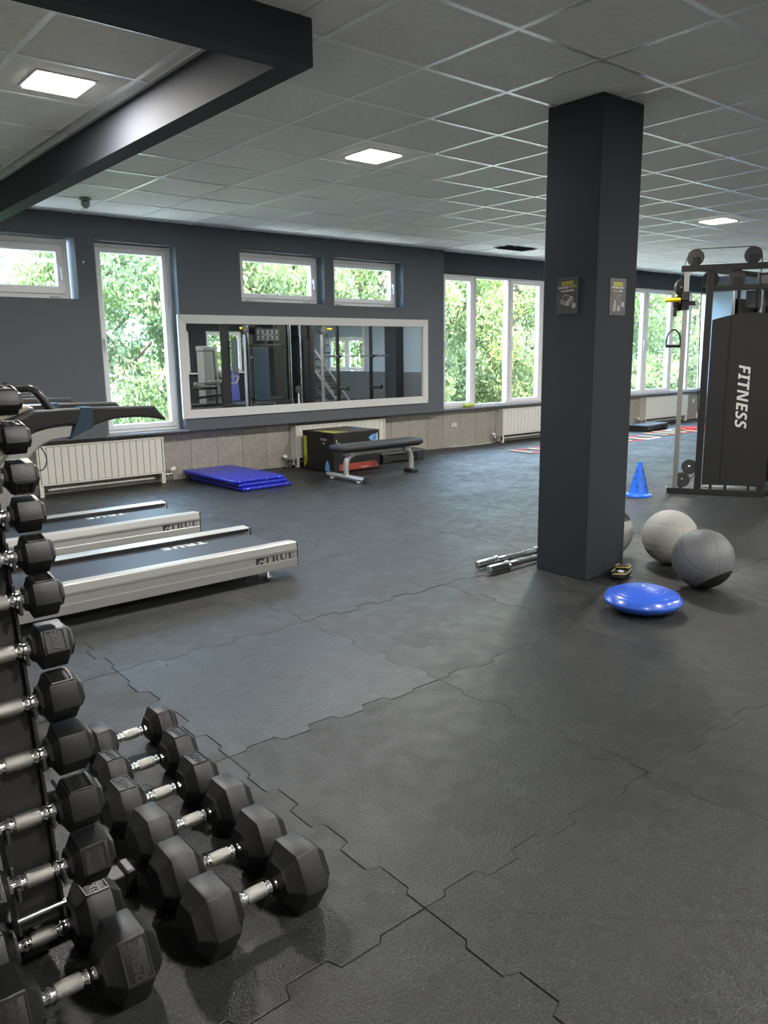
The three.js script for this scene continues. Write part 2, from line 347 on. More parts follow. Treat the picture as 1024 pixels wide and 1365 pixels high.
// ================================================================== MIRROR
{
  const t = thing('wall_mirror', 'wide wall mirror in a white frame on the grey window wall', 'mirror', [0, 0, ZW]);
  const z = .0, x0 = 3.84, x1 = 7.47, y0 = .69, y1 = 1.80, w = .095, a = w * .98;
  const rail = (pts) => extr(poly(pts), .026, .003).translate(0, 0, z + .001);
  part('frame_rail', rail([[x0, y1], [x0 + w, y1 - a], [x1 - w, y1 - a], [x1, y1]].reverse()), M.frameWhite, t);
  part('frame_rail', rail([[x0, y0], [x1, y0], [x1 - w, y0 + a], [x0 + w, y0 + a]]), M.frameWhite, t);
  part('frame_rail', rail([[x0, y0 + .002], [x0 + w - .002, y0 + a], [x0 + w - .002, y1 - a], [x0, y1 - .002]]), M.frameWhite, t);
  part('frame_rail', rail([[x1, y0 + .002], [x1, y1 - .002], [x1 - w + .002, y1 - a], [x1 - w + .002, y0 + a]]), M.frameWhite, t);
  const xm = 5.86;
  part('mirror_pane', span(x0 + w - .01, xm - .0015, y0 + a - .01, y1 - a + .01, z + .001, z + .008), M.mirror, t);
  part('mirror_pane', span(xm + .0015, x1 - w + .01, y0 + a - .01, y1 - a + .01, z + .001, z + .008), M.mirror, t);
}
// ================================================================== RADIATORS
function radiator(x0, x1, label, valve, grooves) {
  const t = thing('radiator', label, 'radiator', [x0, 0, -8.2485]);
  const w = x1 - x0, d = .135, n = grooves, p = (w - .05) / n;
  part('body', span(.01, w - .01, .135, .495, .03, d - .012), M.radiatorDark, t);
  for (let i = 0; i < n; i++) part('front_panel', span(.025 + i * p + .002, .025 + (i + 1) * p - .002, .13, .492, d - .011, d, .004), M.radiator, t);
  part('side_panel', span(0, .02, .02, .497, .0, d + .002, .004), M.radiator, t);
  part('side_panel', span(w - .02, w, .02, .497, .0, d + .002, .004), M.radiator, t);
  part('top_cover', span(-.005, w + .005, .495, .51, 0, d + .006, .004), M.radiator, t);
  part('lower_rail', span(.02, w - .02, .112, .128, d - .02, d - .002, .003), M.radiator, t);
  part('leg', span(.0, .042, .0005, .11, d - .045, d - .004, .004), M.radiator, t);
  part('leg', span(w - .042, w, .0005, .11, d - .045, d - .004, .004), M.radiator, t);
  part('inlet_pipe', [tube([V(.1, .06, .06), V(w / 2, .062, .06), V(w - .1, .06, .06)], .012, 12, 8)], M.radiator, t);
  const v = valve > 0 ? w + .06 : -.06, s = valve > 0 ? 1 : -1;
  part('valve', [bar(V(v, .002, .06), V(v, .10, .06), .011), bar(V(v + s * .045, .002, .06), V(v + s * .045, .11, .06), .011), bar(V(v - s * .058, .085, .06), V(v + s * .05, .085, .06), .014)], M.steel, t);
  part('thermostat_knob', lathe([[0, -.03], [.02, -.028], [.024, 0], [.02, .03], [0, .034]], 18).rotateZ(-1.1 * s).translate(v + s * .06, .135, .06), M.white, t);
  return t;
}
radiator(2.30, 3.625, 'cream panel radiator under the tall narrow window, behind the treadmills', 1, 18);
radiator(5.34, 6.76, 'cream radiator behind the black jump box and bench', -1, 18);
radiator(9.09, 10.75, 'cream radiator under the big windows just left of the pillar', -1, 20);
radiator(12.97, 14.42, 'cream radiator under the far windows right of the pillar', -1, 19);
// ================================================================== SMALL WALL AND CEILING THINGS
{
  let t = thing('wall_socket', 'cream wall socket on the tiled dado right of the bench', 'socket', [8.17, .325, -8.249]);
  part('cover_plate', rbox(.125, .07, .012, .005, 0, 0, .006), M.beige, t);
  for (const s of [-1, 1]) part('outlet', lathe([[0, .002], [.02, .002], [.022, .005], [.025, .004], [.025, 0]], 20).rotateX(Math.PI / 2).translate(s * .029, 0, .012), M.frameWhite, t);
  t = thing('wall_socket', 'cream wall socket beside the far radiator, near the cable machine', 'socket', [14.86, .36, -8.249]);
  part('cover_plate', rbox(.08, .08, .012, .005, 0, 0, .006), M.frameWhite, t);
  part('outlet', lathe([[0, .002], [.02, .002], [.022, .005], [.025, .004], [.025, 0]], 20).rotateX(Math.PI / 2).translate(0, 0, .012), M.white, t);
  t = thing('cleaning_bottle', 'yellow green squeeze bottle lying on the sill of the big window', 'bottle', [8.40, .574, -8.165]);
  part('bottle_body', lathe([[0, 0], [.026, 0], [.03, .006], [.03, .12], [.02, .15], [.012, .155], [0, .155]], 20).rotateZ(-Math.PI / 2).scale(1.2, .95, 1).translate(-.09, .029, 0), M.green, t);
  part('cap', lathe([[0, 0], [.014, 0], [.014, .025], [.007, .035], [0, .036]], 16).rotateZ(-Math.PI / 2).translate(.097, .029, 0), M.paleYellow, t);
  t = thing('motion_detector', 'small grey detector hanging from the ceiling beside the dark beam', 'detector', [2.67, CEIL - .004, -7.25]);
  part('base_plate', lathe([[0, 0], [.05, 0], [.05, -.012], [.03, -.02], [0, -.02]].reverse(), 24), M.greyPaint, t);
  part('dome', lathe([[0, -.085], [.018, -.08], [.034, -.06], [.038, -.035], [.03, -.02], [0, -.02]], 24), M.greyPaint, t);
  t = thing('ceiling_vent', 'dark open ceiling vent near the big windows left of the pillar', 'vent', [8.43, CEIL - .0045, -7.35]);
  part('vent_frame', ring(-.29, .29, -.14, .14, .02, .01, .002).rotateX(Math.PI / 2), M.blackSatin, t);
  part('dark_backing', box(.55, .003, .25, 0, -.0015, 0), M.under, t);
  for (let k = 0; k < 5; k++) part('louvre', rbox(.54, .003, .03, .001).rotateX(.6).translate(0, -.007, -.1 + .05 * k), M.blackSatin, t);
  t = thing('screw_hook', 'tiny white wall hook left of the tall narrow window', 'hook', [2.90, 2.275, ZW + .0005]);
  part('plate', lathe([[0, 0], [.011, 0], [.01, .004], [0, .005]], 14).rotateX(Math.PI / 2), M.white, t);
  part('hook_stem', tube([V(0, 0, .004), V(0, 0, .02), V(0, .012, .024)], .003, 8, 6), M.white, t);
}
single('floor_cable', 'thin white cable lying along the wall beside the big-window radiator', 'cable', tube([V(8.10, .006, -8.235), V(8.4, .006, -8.21), V(8.65, .006, -8.19), V(8.85, .006, -8.2), V(8.98, .006, -8.225)], .005, 40, 6), M.white);
// ---- two printed notices on the pillar
function notice(w, h, label, draw, pos, turn) {
  const t = thing('notice', label, 'sign', pos, turn);
  part('sheet', rbox(w, h, .0024, .001, 0, 0, .0013, 1), S(L(.055, .052, .052), .42), t);
  const m = part('print', new THREE.PlaneGeometry(w - .004, h - .004).translate(0, 0, .0029), new THREE.MeshStandardMaterial({ map: canvasTex(512, Math.round(512 * h / w), draw), roughness: .4 }), t);
}
const fitText = (g, s, x, y, w, size, fill) => { g.fillStyle = fill; g.font = `bold ${size}px sans-serif`; g.textAlign = 'center'; const m = g.measureText(s).width; g.save(); g.translate(x, y); g.scale(w / m, 1); g.fillText(s, 0, 0); g.restore(); };
const bearMark = (g, x, y, r) => { g.fillStyle = '#b9b9b4'; g.beginPath(); for (let k = 0; k < 6; k++) { const a = Math.PI / 2 + k * Math.PI / 3; g.lineTo(x + r * Math.cos(a), y + r * 1.12 * Math.sin(a)); } g.fill(); g.fillStyle = '#3c3b3b'; g.fillRect(x - r * .35, y - r * .5, r * .7, r * .28); g.fillRect(x - r * .3, y + r * .05, r * .6, r * .5); g.fillStyle = '#b9b9b4'; g.fillRect(x - r * .12, y + .1 * r, r * .24, r * .2); };
notice(.152, .205, 'black printed notice with a folded towel drawing on the left pillar face', (g, w, h) => {
  g.fillStyle = '#3b3a3a'; g.fillRect(0, 0, w, h);
  g.save(); g.rotate(-.05);
  g.fillStyle = '#b8b012'; g.fillRect(w * .20, h * .11, w * .56, h * .1); fitText(g, 'OBAVEZNO', w * .48, h * .195, w * .5, 62, '#3a3a20');
  fitText(g, 'KORIŠĆENJE', w * .29, h * .30, w * .5, 56, '#d8d8d4'); fitText(g, 'PEŠKIRA', w * .75, h * .30, w * .36, 56, '#c0b81a');
  fitText(g, 'NA SPRAVAMA', w * .48, h * .40, w * .62, 52, '#d8d8d4');
  g.restore();
  g.strokeStyle = '#a9a9a4'; g.lineWidth = 9; g.lineJoin = 'round'; g.fillStyle = '#4b4a4a';
  const P = (l) => { g.beginPath(); l.forEach(([x, y]) => g.lineTo(x * w, y * h)); };
  P([[.2, .6], [.38, .46], [.76, .53], [.78, .64], [.56, .78], [.2, .7]]); g.closePath(); g.fill(); g.stroke();
  P([[.2, .6], [.42, .67], [.78, .53]]); g.stroke(); P([[.42, .67], [.56, .78]]); g.stroke();
  g.lineWidth = 5; for (let k = 1; k < 5; k++) { P([[.2, .6 + .022 * k], [.46, .68 + .022 * k], [.78, .54 + .022 * k]]); g.stroke(); }
  g.fillStyle = '#b4b4ae'; P([[.5, .64], [.68, .51], [.75, .525], [.56, .66], [.56, .77], [.5, .74]]); g.closePath(); g.fill();
  g.strokeStyle = '#6c6b6a'; g.lineWidth = 7; P([[0, .5], [.12, .58], [.08, .68], [0, .66]]); g.stroke(); P([[0, .6], [.08, .72], [.16, .8]]); g.stroke();
  bearMark(g, w * .82, h * .78, w * .1);
}, [3.8596, 1.675, -2.962], -Math.PI / 2);
notice(.158, .207, 'printed notice with drawn shoes on the right pillar face, pale edge', (g, w, h) => {
  g.fillStyle = '#504e4d'; g.fillRect(0, 0, w, h); g.strokeStyle = '#6b6968'; g.lineWidth = 10; g.strokeRect(4, 4, w - 8, h - 8);
  g.fillStyle = '#c9c21c'; g.fillRect(w * .2, h * .1, w * .58, h * .1); fitText(g, 'OBAVEZNO', w * .49, h * .185, w * .52, 60, '#7a761c');
  fitText(g, 'UPOTREBA ČISTIH', w * .48, h * .275, w * .74, 52, '#e6e6e2');
  fitText(g, 'PATIKA', w * .33, h * .37, w * .3, 50, '#c9c21c'); fitText(g, 'U SALI', w * .66, h * .37, w * .26, 50, '#e6e6e2');
  g.strokeStyle = '#aeada8'; g.lineWidth = 9; const P = (l) => { g.beginPath(); l.forEach(([x, y]) => g.lineTo(x * w, y * h)); };
  P([[.28, .4], [.29, .6]]); g.stroke(); P([[.47, .4], [.4, .6]]); g.stroke(); P([[.55, .4], [.53, .75]]); g.stroke(); P([[.73, .42], [.64, .75]]); g.stroke(); P([[.56, .46], [.72, .46]]); g.stroke();
  g.fillStyle = '#a5a49e'; P([[.29, .6], [.4, .6], [.41, .72], [.38, .9], [.2, .9], [.22, .76]]); g.closePath(); g.fill();
  P([[.5, .74], [.62, .74], [.7, .86], [.58, .9], [.46, .88]]); g.closePath(); g.fill();
  g.strokeStyle = '#504e4d'; g.lineWidth = 5; for (let k = 0; k < 5; k++) { P([[.25, .68 + .045 * k], [.39, .68 + .045 * k]]); g.stroke(); } P([[.5, .8], [.62, .8]]); g.stroke();
  g.strokeStyle = '#8d8c88'; g.lineWidth = 7; P([[0, .5], [.13, .56], [.16, .72]]); g.stroke(); P([[0, .6], [.1, .7], [.14, .8]]); g.stroke();
  bearMark(g, w * .83, h * .71, w * .1);
}, [4.065, 1.665, -2.7646], 0);

// ================================================================== DUMBBELLS
const headCache = {};
const headLength = (W) => .74 * W + (W < .125 ? .019 : 0);
function hexHead(W, kind) {                                   // rubber hexagon head, inner end at x = 0, flats across W
  const key = W.toFixed(4) + kind; if (headCache[key]) return headCache[key];
  const R = W / Math.sqrt(3), Ln = headLength(W), b = .2 * W, c = .012, rows = [[0, .0], [0, .56], [.006, .60], [b - .002, .985], [b + .002, 1], [Ln - b - .002, 1], [Ln - b + .002, .985], [Ln - .006, .66], [Ln, .61], [Ln, 0]];
  const prof = [];
  for (let k = 0; k < 6; k++) { const a = k * Math.PI / 3; for (const d of [-1, 0, 1]) { const q = d * .05, rad = d === 0 ? .985 : .972; prof.push([Math.cos(a + q) * rad, Math.sin(a + q) * rad]); } }
  const n = prof.length, pos = [], idx = [];
  rows.forEach(([x, s]) => prof.forEach(([u, v]) => pos.push(x, v * R * s, u * R * s)));
  for (let r = 0; r < rows.length - 1; r++) for (let i = 0; i < n; i++) { const a = r * n + i, bq = r * n + (i + 1) % n, cq = a + n, dq = bq + n; idx.push(a, cq, bq, bq, cq, dq); }
  let g = new THREE.BufferGeometry(); g.setAttribute('position', new THREE.Float32BufferAttribute(pos, 3)); g.setIndex(idx);
  g.setAttribute('uv', new THREE.Float32BufferAttribute(new Float32Array(pos.length / 3 * 2), 2));
  g = toCreasedNormals(g, .42); return headCache[key] = metric(g);
}
const handleCache = {};
function handleGeo(len) {
  const h = len / 2, P = [[.0, -h - .012], [.0155, -h - .012], [.0155, -h + .004], [.0135, -h + .006], [.0135, -h + .016], [.0168, -h + .018], [.0168, -h + .024], [.0135, -h + .026], [.0135, -h + .032], [.0155, -h + .033]];
  const Q = [...P, ...P.map(([x, y]) => [x, -y]).reverse()];
  return handleCache[len] ??= [lathe(Q, 28).rotateZ(-Math.PI / 2), lathe([[.0155, -h + .0325], [.0172, -h + .0335], [.0182, 0], [.0172, h - .0335], [.0155, h - .0325]], 32).rotateZ(-Math.PI / 2)];
}
function dumbbell(label, W, pos, { roll = 0, turn = 0, hl = .118, words = null, flat = 0, group, pocket = true } = {}) {
  const t = thing('dumbbell', label, 'dumbbell', pos, turn, group), [hg, kg] = handleGeo(hl);
  const hd = part('handle', hg, M.chrome, t, 'chrome handle'); part('knurled_grip', kg, M.knurl, hd);
  for (const s of [1, -1]) {
    const h = part('head', hexHead(W, 'h'), M.rubber, t); h.position.x = s * hl / 2; h.rotation.set(s * roll, 0, 0); if (s < 0) h.rotation.set(-roll, Math.PI, 0);
    if (pocket) {                                            // moulded label panel on one flat: raised rim, sunk field, raised characters
      const Ln = headLength(W), fx = Ln / 2, fw = Ln * .40, fl = W * .50, a = -flat * Math.PI / 3 * s, put = (g) => g.rotateX(-Math.PI / 2).translate(fx, W / 2 * .985, 0).rotateX(a * (s < 0 ? 1 : 1));
      part('label_rim', put(ring(-fw / 2 - .005, fw / 2 + .005, -fl / 2 - .002, fl / 2 + .002, .0045, .0045, .0012).translate(0, 0, .0036)), M.rubberText, h);
      part('label_field', put(box(fw, fl - .006, .001, 0, 0, .0004)), M.blackSatin, h);
      if (words) { const g = letters(words, Math.min(W * .2, fl * .95 / (words.length * .78)), .0024).rotateZ(s > 0 ? Math.PI / 2 : -Math.PI / 2); g.translate(0, 0, .0006); part('weight_mark', put(g), M.rubberText, h); }
    }
  }
  return t;
}
// floor row, front to back: [W, centre x, z, words, flat]
const FLOOR = [
  [.165, .832, -1.512, '25KG', 3, 'largest black hex dumbbell at the front of the floor row'],
  [.160, .836, -1.700, '22.5KG', 3, 'second black hex dumbbell from the front in the floor row'],
  [.155, .858, -1.905, '20KG', 3, 'third black hex dumbbell from the front in the floor row'],
  [.148, .858, -2.100, '20KG', 0, 'fourth black hex dumbbell in the floor row, marked twenty kilos on top'],
  [.142, .895, -2.305, '17.5KG', 0, 'fifth black hex dumbbell in the floor row, second from the back'],
  [.135, .940, -2.540, '15KG', 5, 'last black hex dumbbell of the floor row, farthest from the front'],
];
FLOOR.forEach(([W, x, z, words, flat, label], i) => dumbbell(label, W, [x, W / 2 + .0004, z], { words, flat, group: 'hex dumbbells on the floor', turn: [0, -.02, .015, -.01, .02, .03][i], pocket: i > 2 }));
dumbbell('black hex dumbbell lying behind the rack, only its end showing past the frame', .13, [.585, .13 / 2 + .0004, -2.74], { words: '15KG', flat: 0, group: 'hex dumbbells on the floor' });
dumbbell('front black hex dumbbell lying at the foot of the rack, marked 25KG', .165, [.388, .165 / 2 + .0004, -1.515], { words: '25KG', flat: 5, group: 'hex dumbbells on the floor' });
dumbbell('black hex dumbbell lying on the floor under the rack, just behind the front one', .155, [.395, .0778, -1.708], { words: '22.5KG', flat: 0, roll: 0, group: 'hex dumbbells on the floor' });
// rack column, bottom to top: [y, z, W, roll, words, flat]
const RACK = [
  [.268, -1.649, .106, .16, '12KG', 5], [.381, -1.691, .106, .22, '10KG', 0], [.506, -1.718, .103, .22, null, 0], [.619, -1.746, .100, .22, '9KG', 0],
  [.737, -1.760, .092, .10, '7KG', 5], [.848, -1.772, .083, .18, '6KG', 0], [.939, -1.789, .076, .22, '5KG', 0], [1.025, -1.814, .072, .18, null, 0],
  [1.107, -1.832, .070, .18, '3KG', 4], [1.190, -1.845, .064, .2, '2KG', 0], [1.270, -1.862, .056, .24, '1KG', 0]];
const ORD = ['lowest', 'second lowest', 'third from the bottom', 'fourth from the bottom', 'fifth from the bottom', 'sixth from the bottom', 'seventh from the bottom', 'fourth from the top', 'third from the top', 'second from the top', 'topmost and smallest'];
RACK.forEach(([y, z, W, roll, words, flat], i) => dumbbell(`black hex dumbbell, ${ORD[i]} of the column hung on the rack`, W, [.386, y, z], { words, flat, roll, group: 'hex dumbbells on the tower rack', pocket: words !== null }));
// ---- the rack
{
  const t = thing('dumbbell_rack', 'narrow black A-frame tower rack holding a column of dumbbells', 'rack', [.386, 0, -1.8]);
  const sx = .047, zh = (y) => .148 - .2096 * (y - .268), zc = (y) => zh(y) - .056;    // line of the handles, centre line of the uprights
  for (const s of [-1, 1]) part('upright', beamBox(V(s * sx, .135, zc(.135)), V(s * sx, 1.36, zc(1.36)), .007, .06, .002), M.blackPaint, t);
  part('front_plate', beamBox(V(0, .14, zc(.14) + .012), V(0, 1.35, zc(1.35) + .012), .086, .006, .002), M.blackSatin, t);
  part('back_brace', beamBox(V(0, .06, -.55), V(0, 1.30, -.20), .05, .05), M.blackPaint, t);
  part('base_rail', span(-.03, .03, .0005, .058, -.60, .05, .004), M.blackPaint, t);
  for (const z of [-.045, -.585]) { const f = part('foot_bar', span(-.245, .245, .0005, .062, z - .03, z + .03, .005), M.blackPaint, t); for (const s of [-1, 1]) part('end_cap', rbox(.03, .07, .066, .008, s * .258, .0355, z), M.rubberText, f); }
  part('base_box', span(-.055, .055, .064, .134, -.04, .078, .004), M.blackPaint, t);
  part('bolt', lathe([[0, 0], [.012, 0], [.012, .004], [.008, .009], [0, .009]], 6).rotateX(Math.PI / 2).translate(.0, .105, .078), M.steel, t);
  part('spacer_rod', bar(V(-sx - .004, .178, zh(.178) - .02), V(sx + .004, .178, zh(.178) - .02), .007), M.steel, t);
  RACK.forEach(([y, z]) => {
    const zz = z + 1.8;
    for (const s of [-1, 1]) {
      const h = part('cradle_hook', span(s * sx - .0035, s * sx + .0035, y - .030, y - .0185, zc(y) + .02, zz + .024, .002), M.blackPaint, t);
      part('hook_tip', rbox(.008, .034, .009, .0035, s * sx, y - .013, zz + .0235), M.pulley, h);
      part('hook_tip', rbox(.008, .050, .009, .0035, s * sx, y + .004, zz - .0235), M.pulley, h);
    }
  });
}

// ================================================================== TREADMILLS
function makeTreadmill(label) {
  const t = thing('treadmill', label, 'treadmill', [2.655, 0, -4.41], 0, 'treadmills facing away from the room');
  const prof = poly([[0, .055], [.10, .055], [.10, .205], [.02, .212], [.004, .206], [-.003, .168], [-.002, .156], [.002, .150], [.002, .110], [-.002, .104], [-.001, .064]]);
  const rail = (s) => { const g = extr(prof, 2.05, .001).rotateY(-Math.PI / 2); return s > 0 ? g.translate(0, 0, -.34) : g.scale(1, 1, -1).translate(0, 0, .34); };   // outer face at local z = +-.34
  const fix = (g) => { const p = g.index ? g.toNonIndexed() : g, a = p.attributes.position.array, nn = p.attributes.normal.array; for (let i = 0; i < a.length; i += 9) for (let k = 0; k < 3; k++) { let q = a[i + 3 + k]; a[i + 3 + k] = a[i + 6 + k]; a[i + 6 + k] = q; q = nn[i + 3 + k]; nn[i + 3 + k] = nn[i + 6 + k]; nn[i + 6 + k] = q; } return p; };
  const near = part('side_rail', fix(rail(-1)), M.silverPaint, t), far = part('side_rail', rail(1), M.silverPaint, t);
  for (const [o, s] of [[near, 1], [far, -1]]) part('end_cap', rbox(.016, .150, .098, .007, .004, .132, s * .289), M.blackPlastic, o);
  part('running_belt', [span(-2.03, -.06, .15, .178, -.245, .245, .004), cyl(.036, .036, .49, 24).rotateX(Math.PI / 2).translate(-.055, .142, 0), span(-2.03, -.06, .106, .118, -.24, .24)], M.belt, t);
  for (const s of [-1, 1]) part('inner_strip', span(-2.04, -.01, .179, .203, s * .2385 - .002, s * .2385 + .002, .001), M.blackPlastic, t);
  part('deck_frame', span(-1.95, -.14, .07, .148, -.235, .235, .004), M.blackSatin, t);
  const f = [];
  for (const s of [-1, 1]) part('foot', lathe([[0, .0005], [.026, .0005], [.028, .008], [.012, .014], [.01, .06], [0, .06]], 18).translate(-.19, 0, s * .29), M.steel, t);
  for (const s of [-1, 1]) part('wheel', cyl(.04, .04, .03, 20).rotateX(Math.PI / 2).translate(-1.98, .0405, s * .27), M.blackPlastic, t);
  part('motor_hood', rbox(.52, .17, .70, .05, -2.20, .155, 0, 4), M.silverPaint, t);
  // maker's word on the near rail and on the belt
  const word = (mat, z, sx = 1.55) => { const g = letters('TRUE', .038, .0012, 'serif_bold', sx); return g; };
  part('rail_lettering', word().translate(-.13, .130, .3372), text.dark, near);
  part('rail_emblem', (() => { const s = poly([[-.028, -.02], [-.012, -.02], [-.012, -.012], [.0, .006], [.014, .006], [.026, -.004], [.026, .02], [-.028, .02]]); return extr(s, .0012).translate(-.268, .130, .3372); })(), text.dark, near);
  part('rail_emblem', (() => { const s = new THREE.Shape(); s.absarc(.008, -.02, .013, 0, Math.PI, false); s.lineTo(-.005, -.02); return extr(s, .0012).translate(-.266, .130, .3376); })(), text.dark, near);
  part('belt_lettering', letters('TRUE', .06, .0008, 'sans_bold', 1.5).rotateX(-Math.PI / 2).rotateY(Math.PI).translate(-.52, .1782, -.165), text.on, t);
  // arms, uprights, console   (x relative to the rear end)
  const X = (x) => x - 2.655;
  for (const s of [1, -1]) {
    const z = s * .27 + (s > 0 ? -.035 : -.035);
    const sh = new THREE.Shape(); sh.moveTo(X(1.86), 1.018); sh.lineTo(X(1.855), 1.035); sh.lineTo(X(1.80), 1.100); sh.lineTo(X(1.455), 1.110); sh.lineTo(X(1.175), 1.108); sh.lineTo(X(1.03), 1.040); sh.lineTo(X(1.02), 1.0); sh.lineTo(X(1.10), .975); sh.quadraticCurveTo(X(1.2), 1.03, X(1.36), 1.025); sh.lineTo(X(1.40), .985); sh.quadraticCurveTo(X(1.52), 1.05, X(1.66), 1.045); sh.quadraticCurveTo(X(1.76), 1.045, X(1.86), 1.018);
    const arm = part('handrail', extr(sh, .07, .012, 3, 14).translate(0, 0, z), M.blackPlastic, t, 'black padded handrail');
    part('blue_band', extr(poly([[X(1.335), .955], [X(1.40), .985], [X(1.455), 1.003], [X(1.465), 1.112], [X(1.40), 1.114], [X(1.375), 1.04]]), .078, .006, 2).translate(0, 0, z - .004), M.band, arm, 'dark blue band round the handrail');
    const up = new THREE.Shape(); up.moveTo(X(1.36), 1.022); up.quadraticCurveTo(X(1.2), 1.03, X(1.10), .965); up.lineTo(X(1.0), .86); up.quadraticCurveTo(X(.86), .6, X(.80), .20); up.lineTo(X(.92), .20); up.quadraticCurveTo(X(.97), .6, X(1.09), .80); up.quadraticCurveTo(X(1.16), .94, X(1.26), .955); up.lineTo(X(1.345), .962);
    part('upright', extr(up, .05, .008, 2, 14).translate(0, 0, z + .01), M.silver, t);
    part('upright_foot', rbox(.18, .07, .09, .012, X(.86), .215, s * .27), M.silverPaint, t);
  }
  for (const q of [1, -1]) part('grab_bar', tube([V(X(1.285), 1.085, q * .262), V(X(1.262), 1.115, q * .26), V(X(1.205), 1.196, q * .255), V(X(1.185), 1.212, q * .245), V(X(1.14), 1.212, q * .225), V(X(.90), 1.19, q * .17)], .021, 50, 12), M.darkMetal, t);
  part('console_base', [extr(poly([[X(1.20), 1.115], [X(1.17), 1.132], [X(.80), 1.14], [X(.80), 1.02], [X(.93), 1.0], [X(1.03), 1.055]]), .44, .012, 2).translate(0, 0, -.22)], M.beige, t);
  part('console_lettering', letters('TRUE', .022, .001, 'serif_bold', 1.6).translate(X(1.03), 1.095, .2205), text.dark, t);
  part('console_mast', beamBox(V(X(.86), 1.1, 0), V(X(.72), 1.36, 0), .10, .30, .02), M.blackPlastic, t);
  const scr = part('display', rbox(.05, .34, .52, .02, 0, 0, 0).rotateZ(.42).translate(X(.72), 1.44, 0), M.blackPlastic, t);
  part('screen', rbox(.004, .24, .40, .001, .027, .02, 0).rotateZ(.42).translate(X(.72), 1.44, 0), S(L(.01, .012, .016), .12), scr);
  part('safety_cord', tube([V(X(1.15), .97, .262), V(X(1.19), .93, .285), V(X(1.215), .86, .29), V(X(1.19), .81, .29), V(X(1.145), .82, .288), V(X(1.13), .87, .283)], .003, 30, 6), M.ballBlack, t);
  part('phone_holder', [rbox(.008, .06, .09, .003, 0, 0, 0).rotateZ(.5).translate(X(1.12), 1.22, .07), bar(V(X(1.12), 1.14, .07), V(X(1.12), 1.215, .07), .016)], M.blackPlastic, t);
  return t;
}
const tread = makeTreadmill('near grey treadmill behind the dumbbell rack, its handrail reaching across the tall window');
{
  const c = tread.clone(); c.name = numbered('treadmill'); c.position.z -= 1.30; c.position.x -= .01; scene.add(c);
  c.userData = { ...tread.userData, label: 'second grey treadmill, between the near treadmill and the radiator' };
}

// ================================================================== MAT, JUMP BOX, BENCH, STEPS
{
  const t = thing('folding_mat', 'blue vinyl folding gym mat folded up on the floor by the tiled wall', 'mat', [4.2, 0, -7.62], .02);
  part('panel', rbox(.60, .036, 1.12, .014, .04, .0185, .03, 3), M.blueVinyl, t); part('panel', rbox(.60, .036, 1.14, .014, .025, .056, -.02, 3), M.blueVinyl, t); part('panel', rbox(.62, .036, 1.12, .014, -.01, .0935, -.03, 3), M.blueVinyl, t);
  for (const [y, z0, o] of [[.0185, .59, .04], [.0935, .53, -.01]]) for (let k = 0; k < 4; k++) part('eyelet', lathe([[.004, 0], [.009, 0], [.009, .003], [.004, .004]], 14).rotateX(Math.PI / 2).translate(o - .24 + k * .16, y, z0), M.steel, t);
  for (let k = 0; k < 5; k++) part('eyelet', lathe([[.004, 0], [.009, 0], [.009, .003], [.004, .004]], 14).rotateZ(-Math.PI / 2).translate(.30, .0935, -.5 + k * .25), M.steel, t);
}
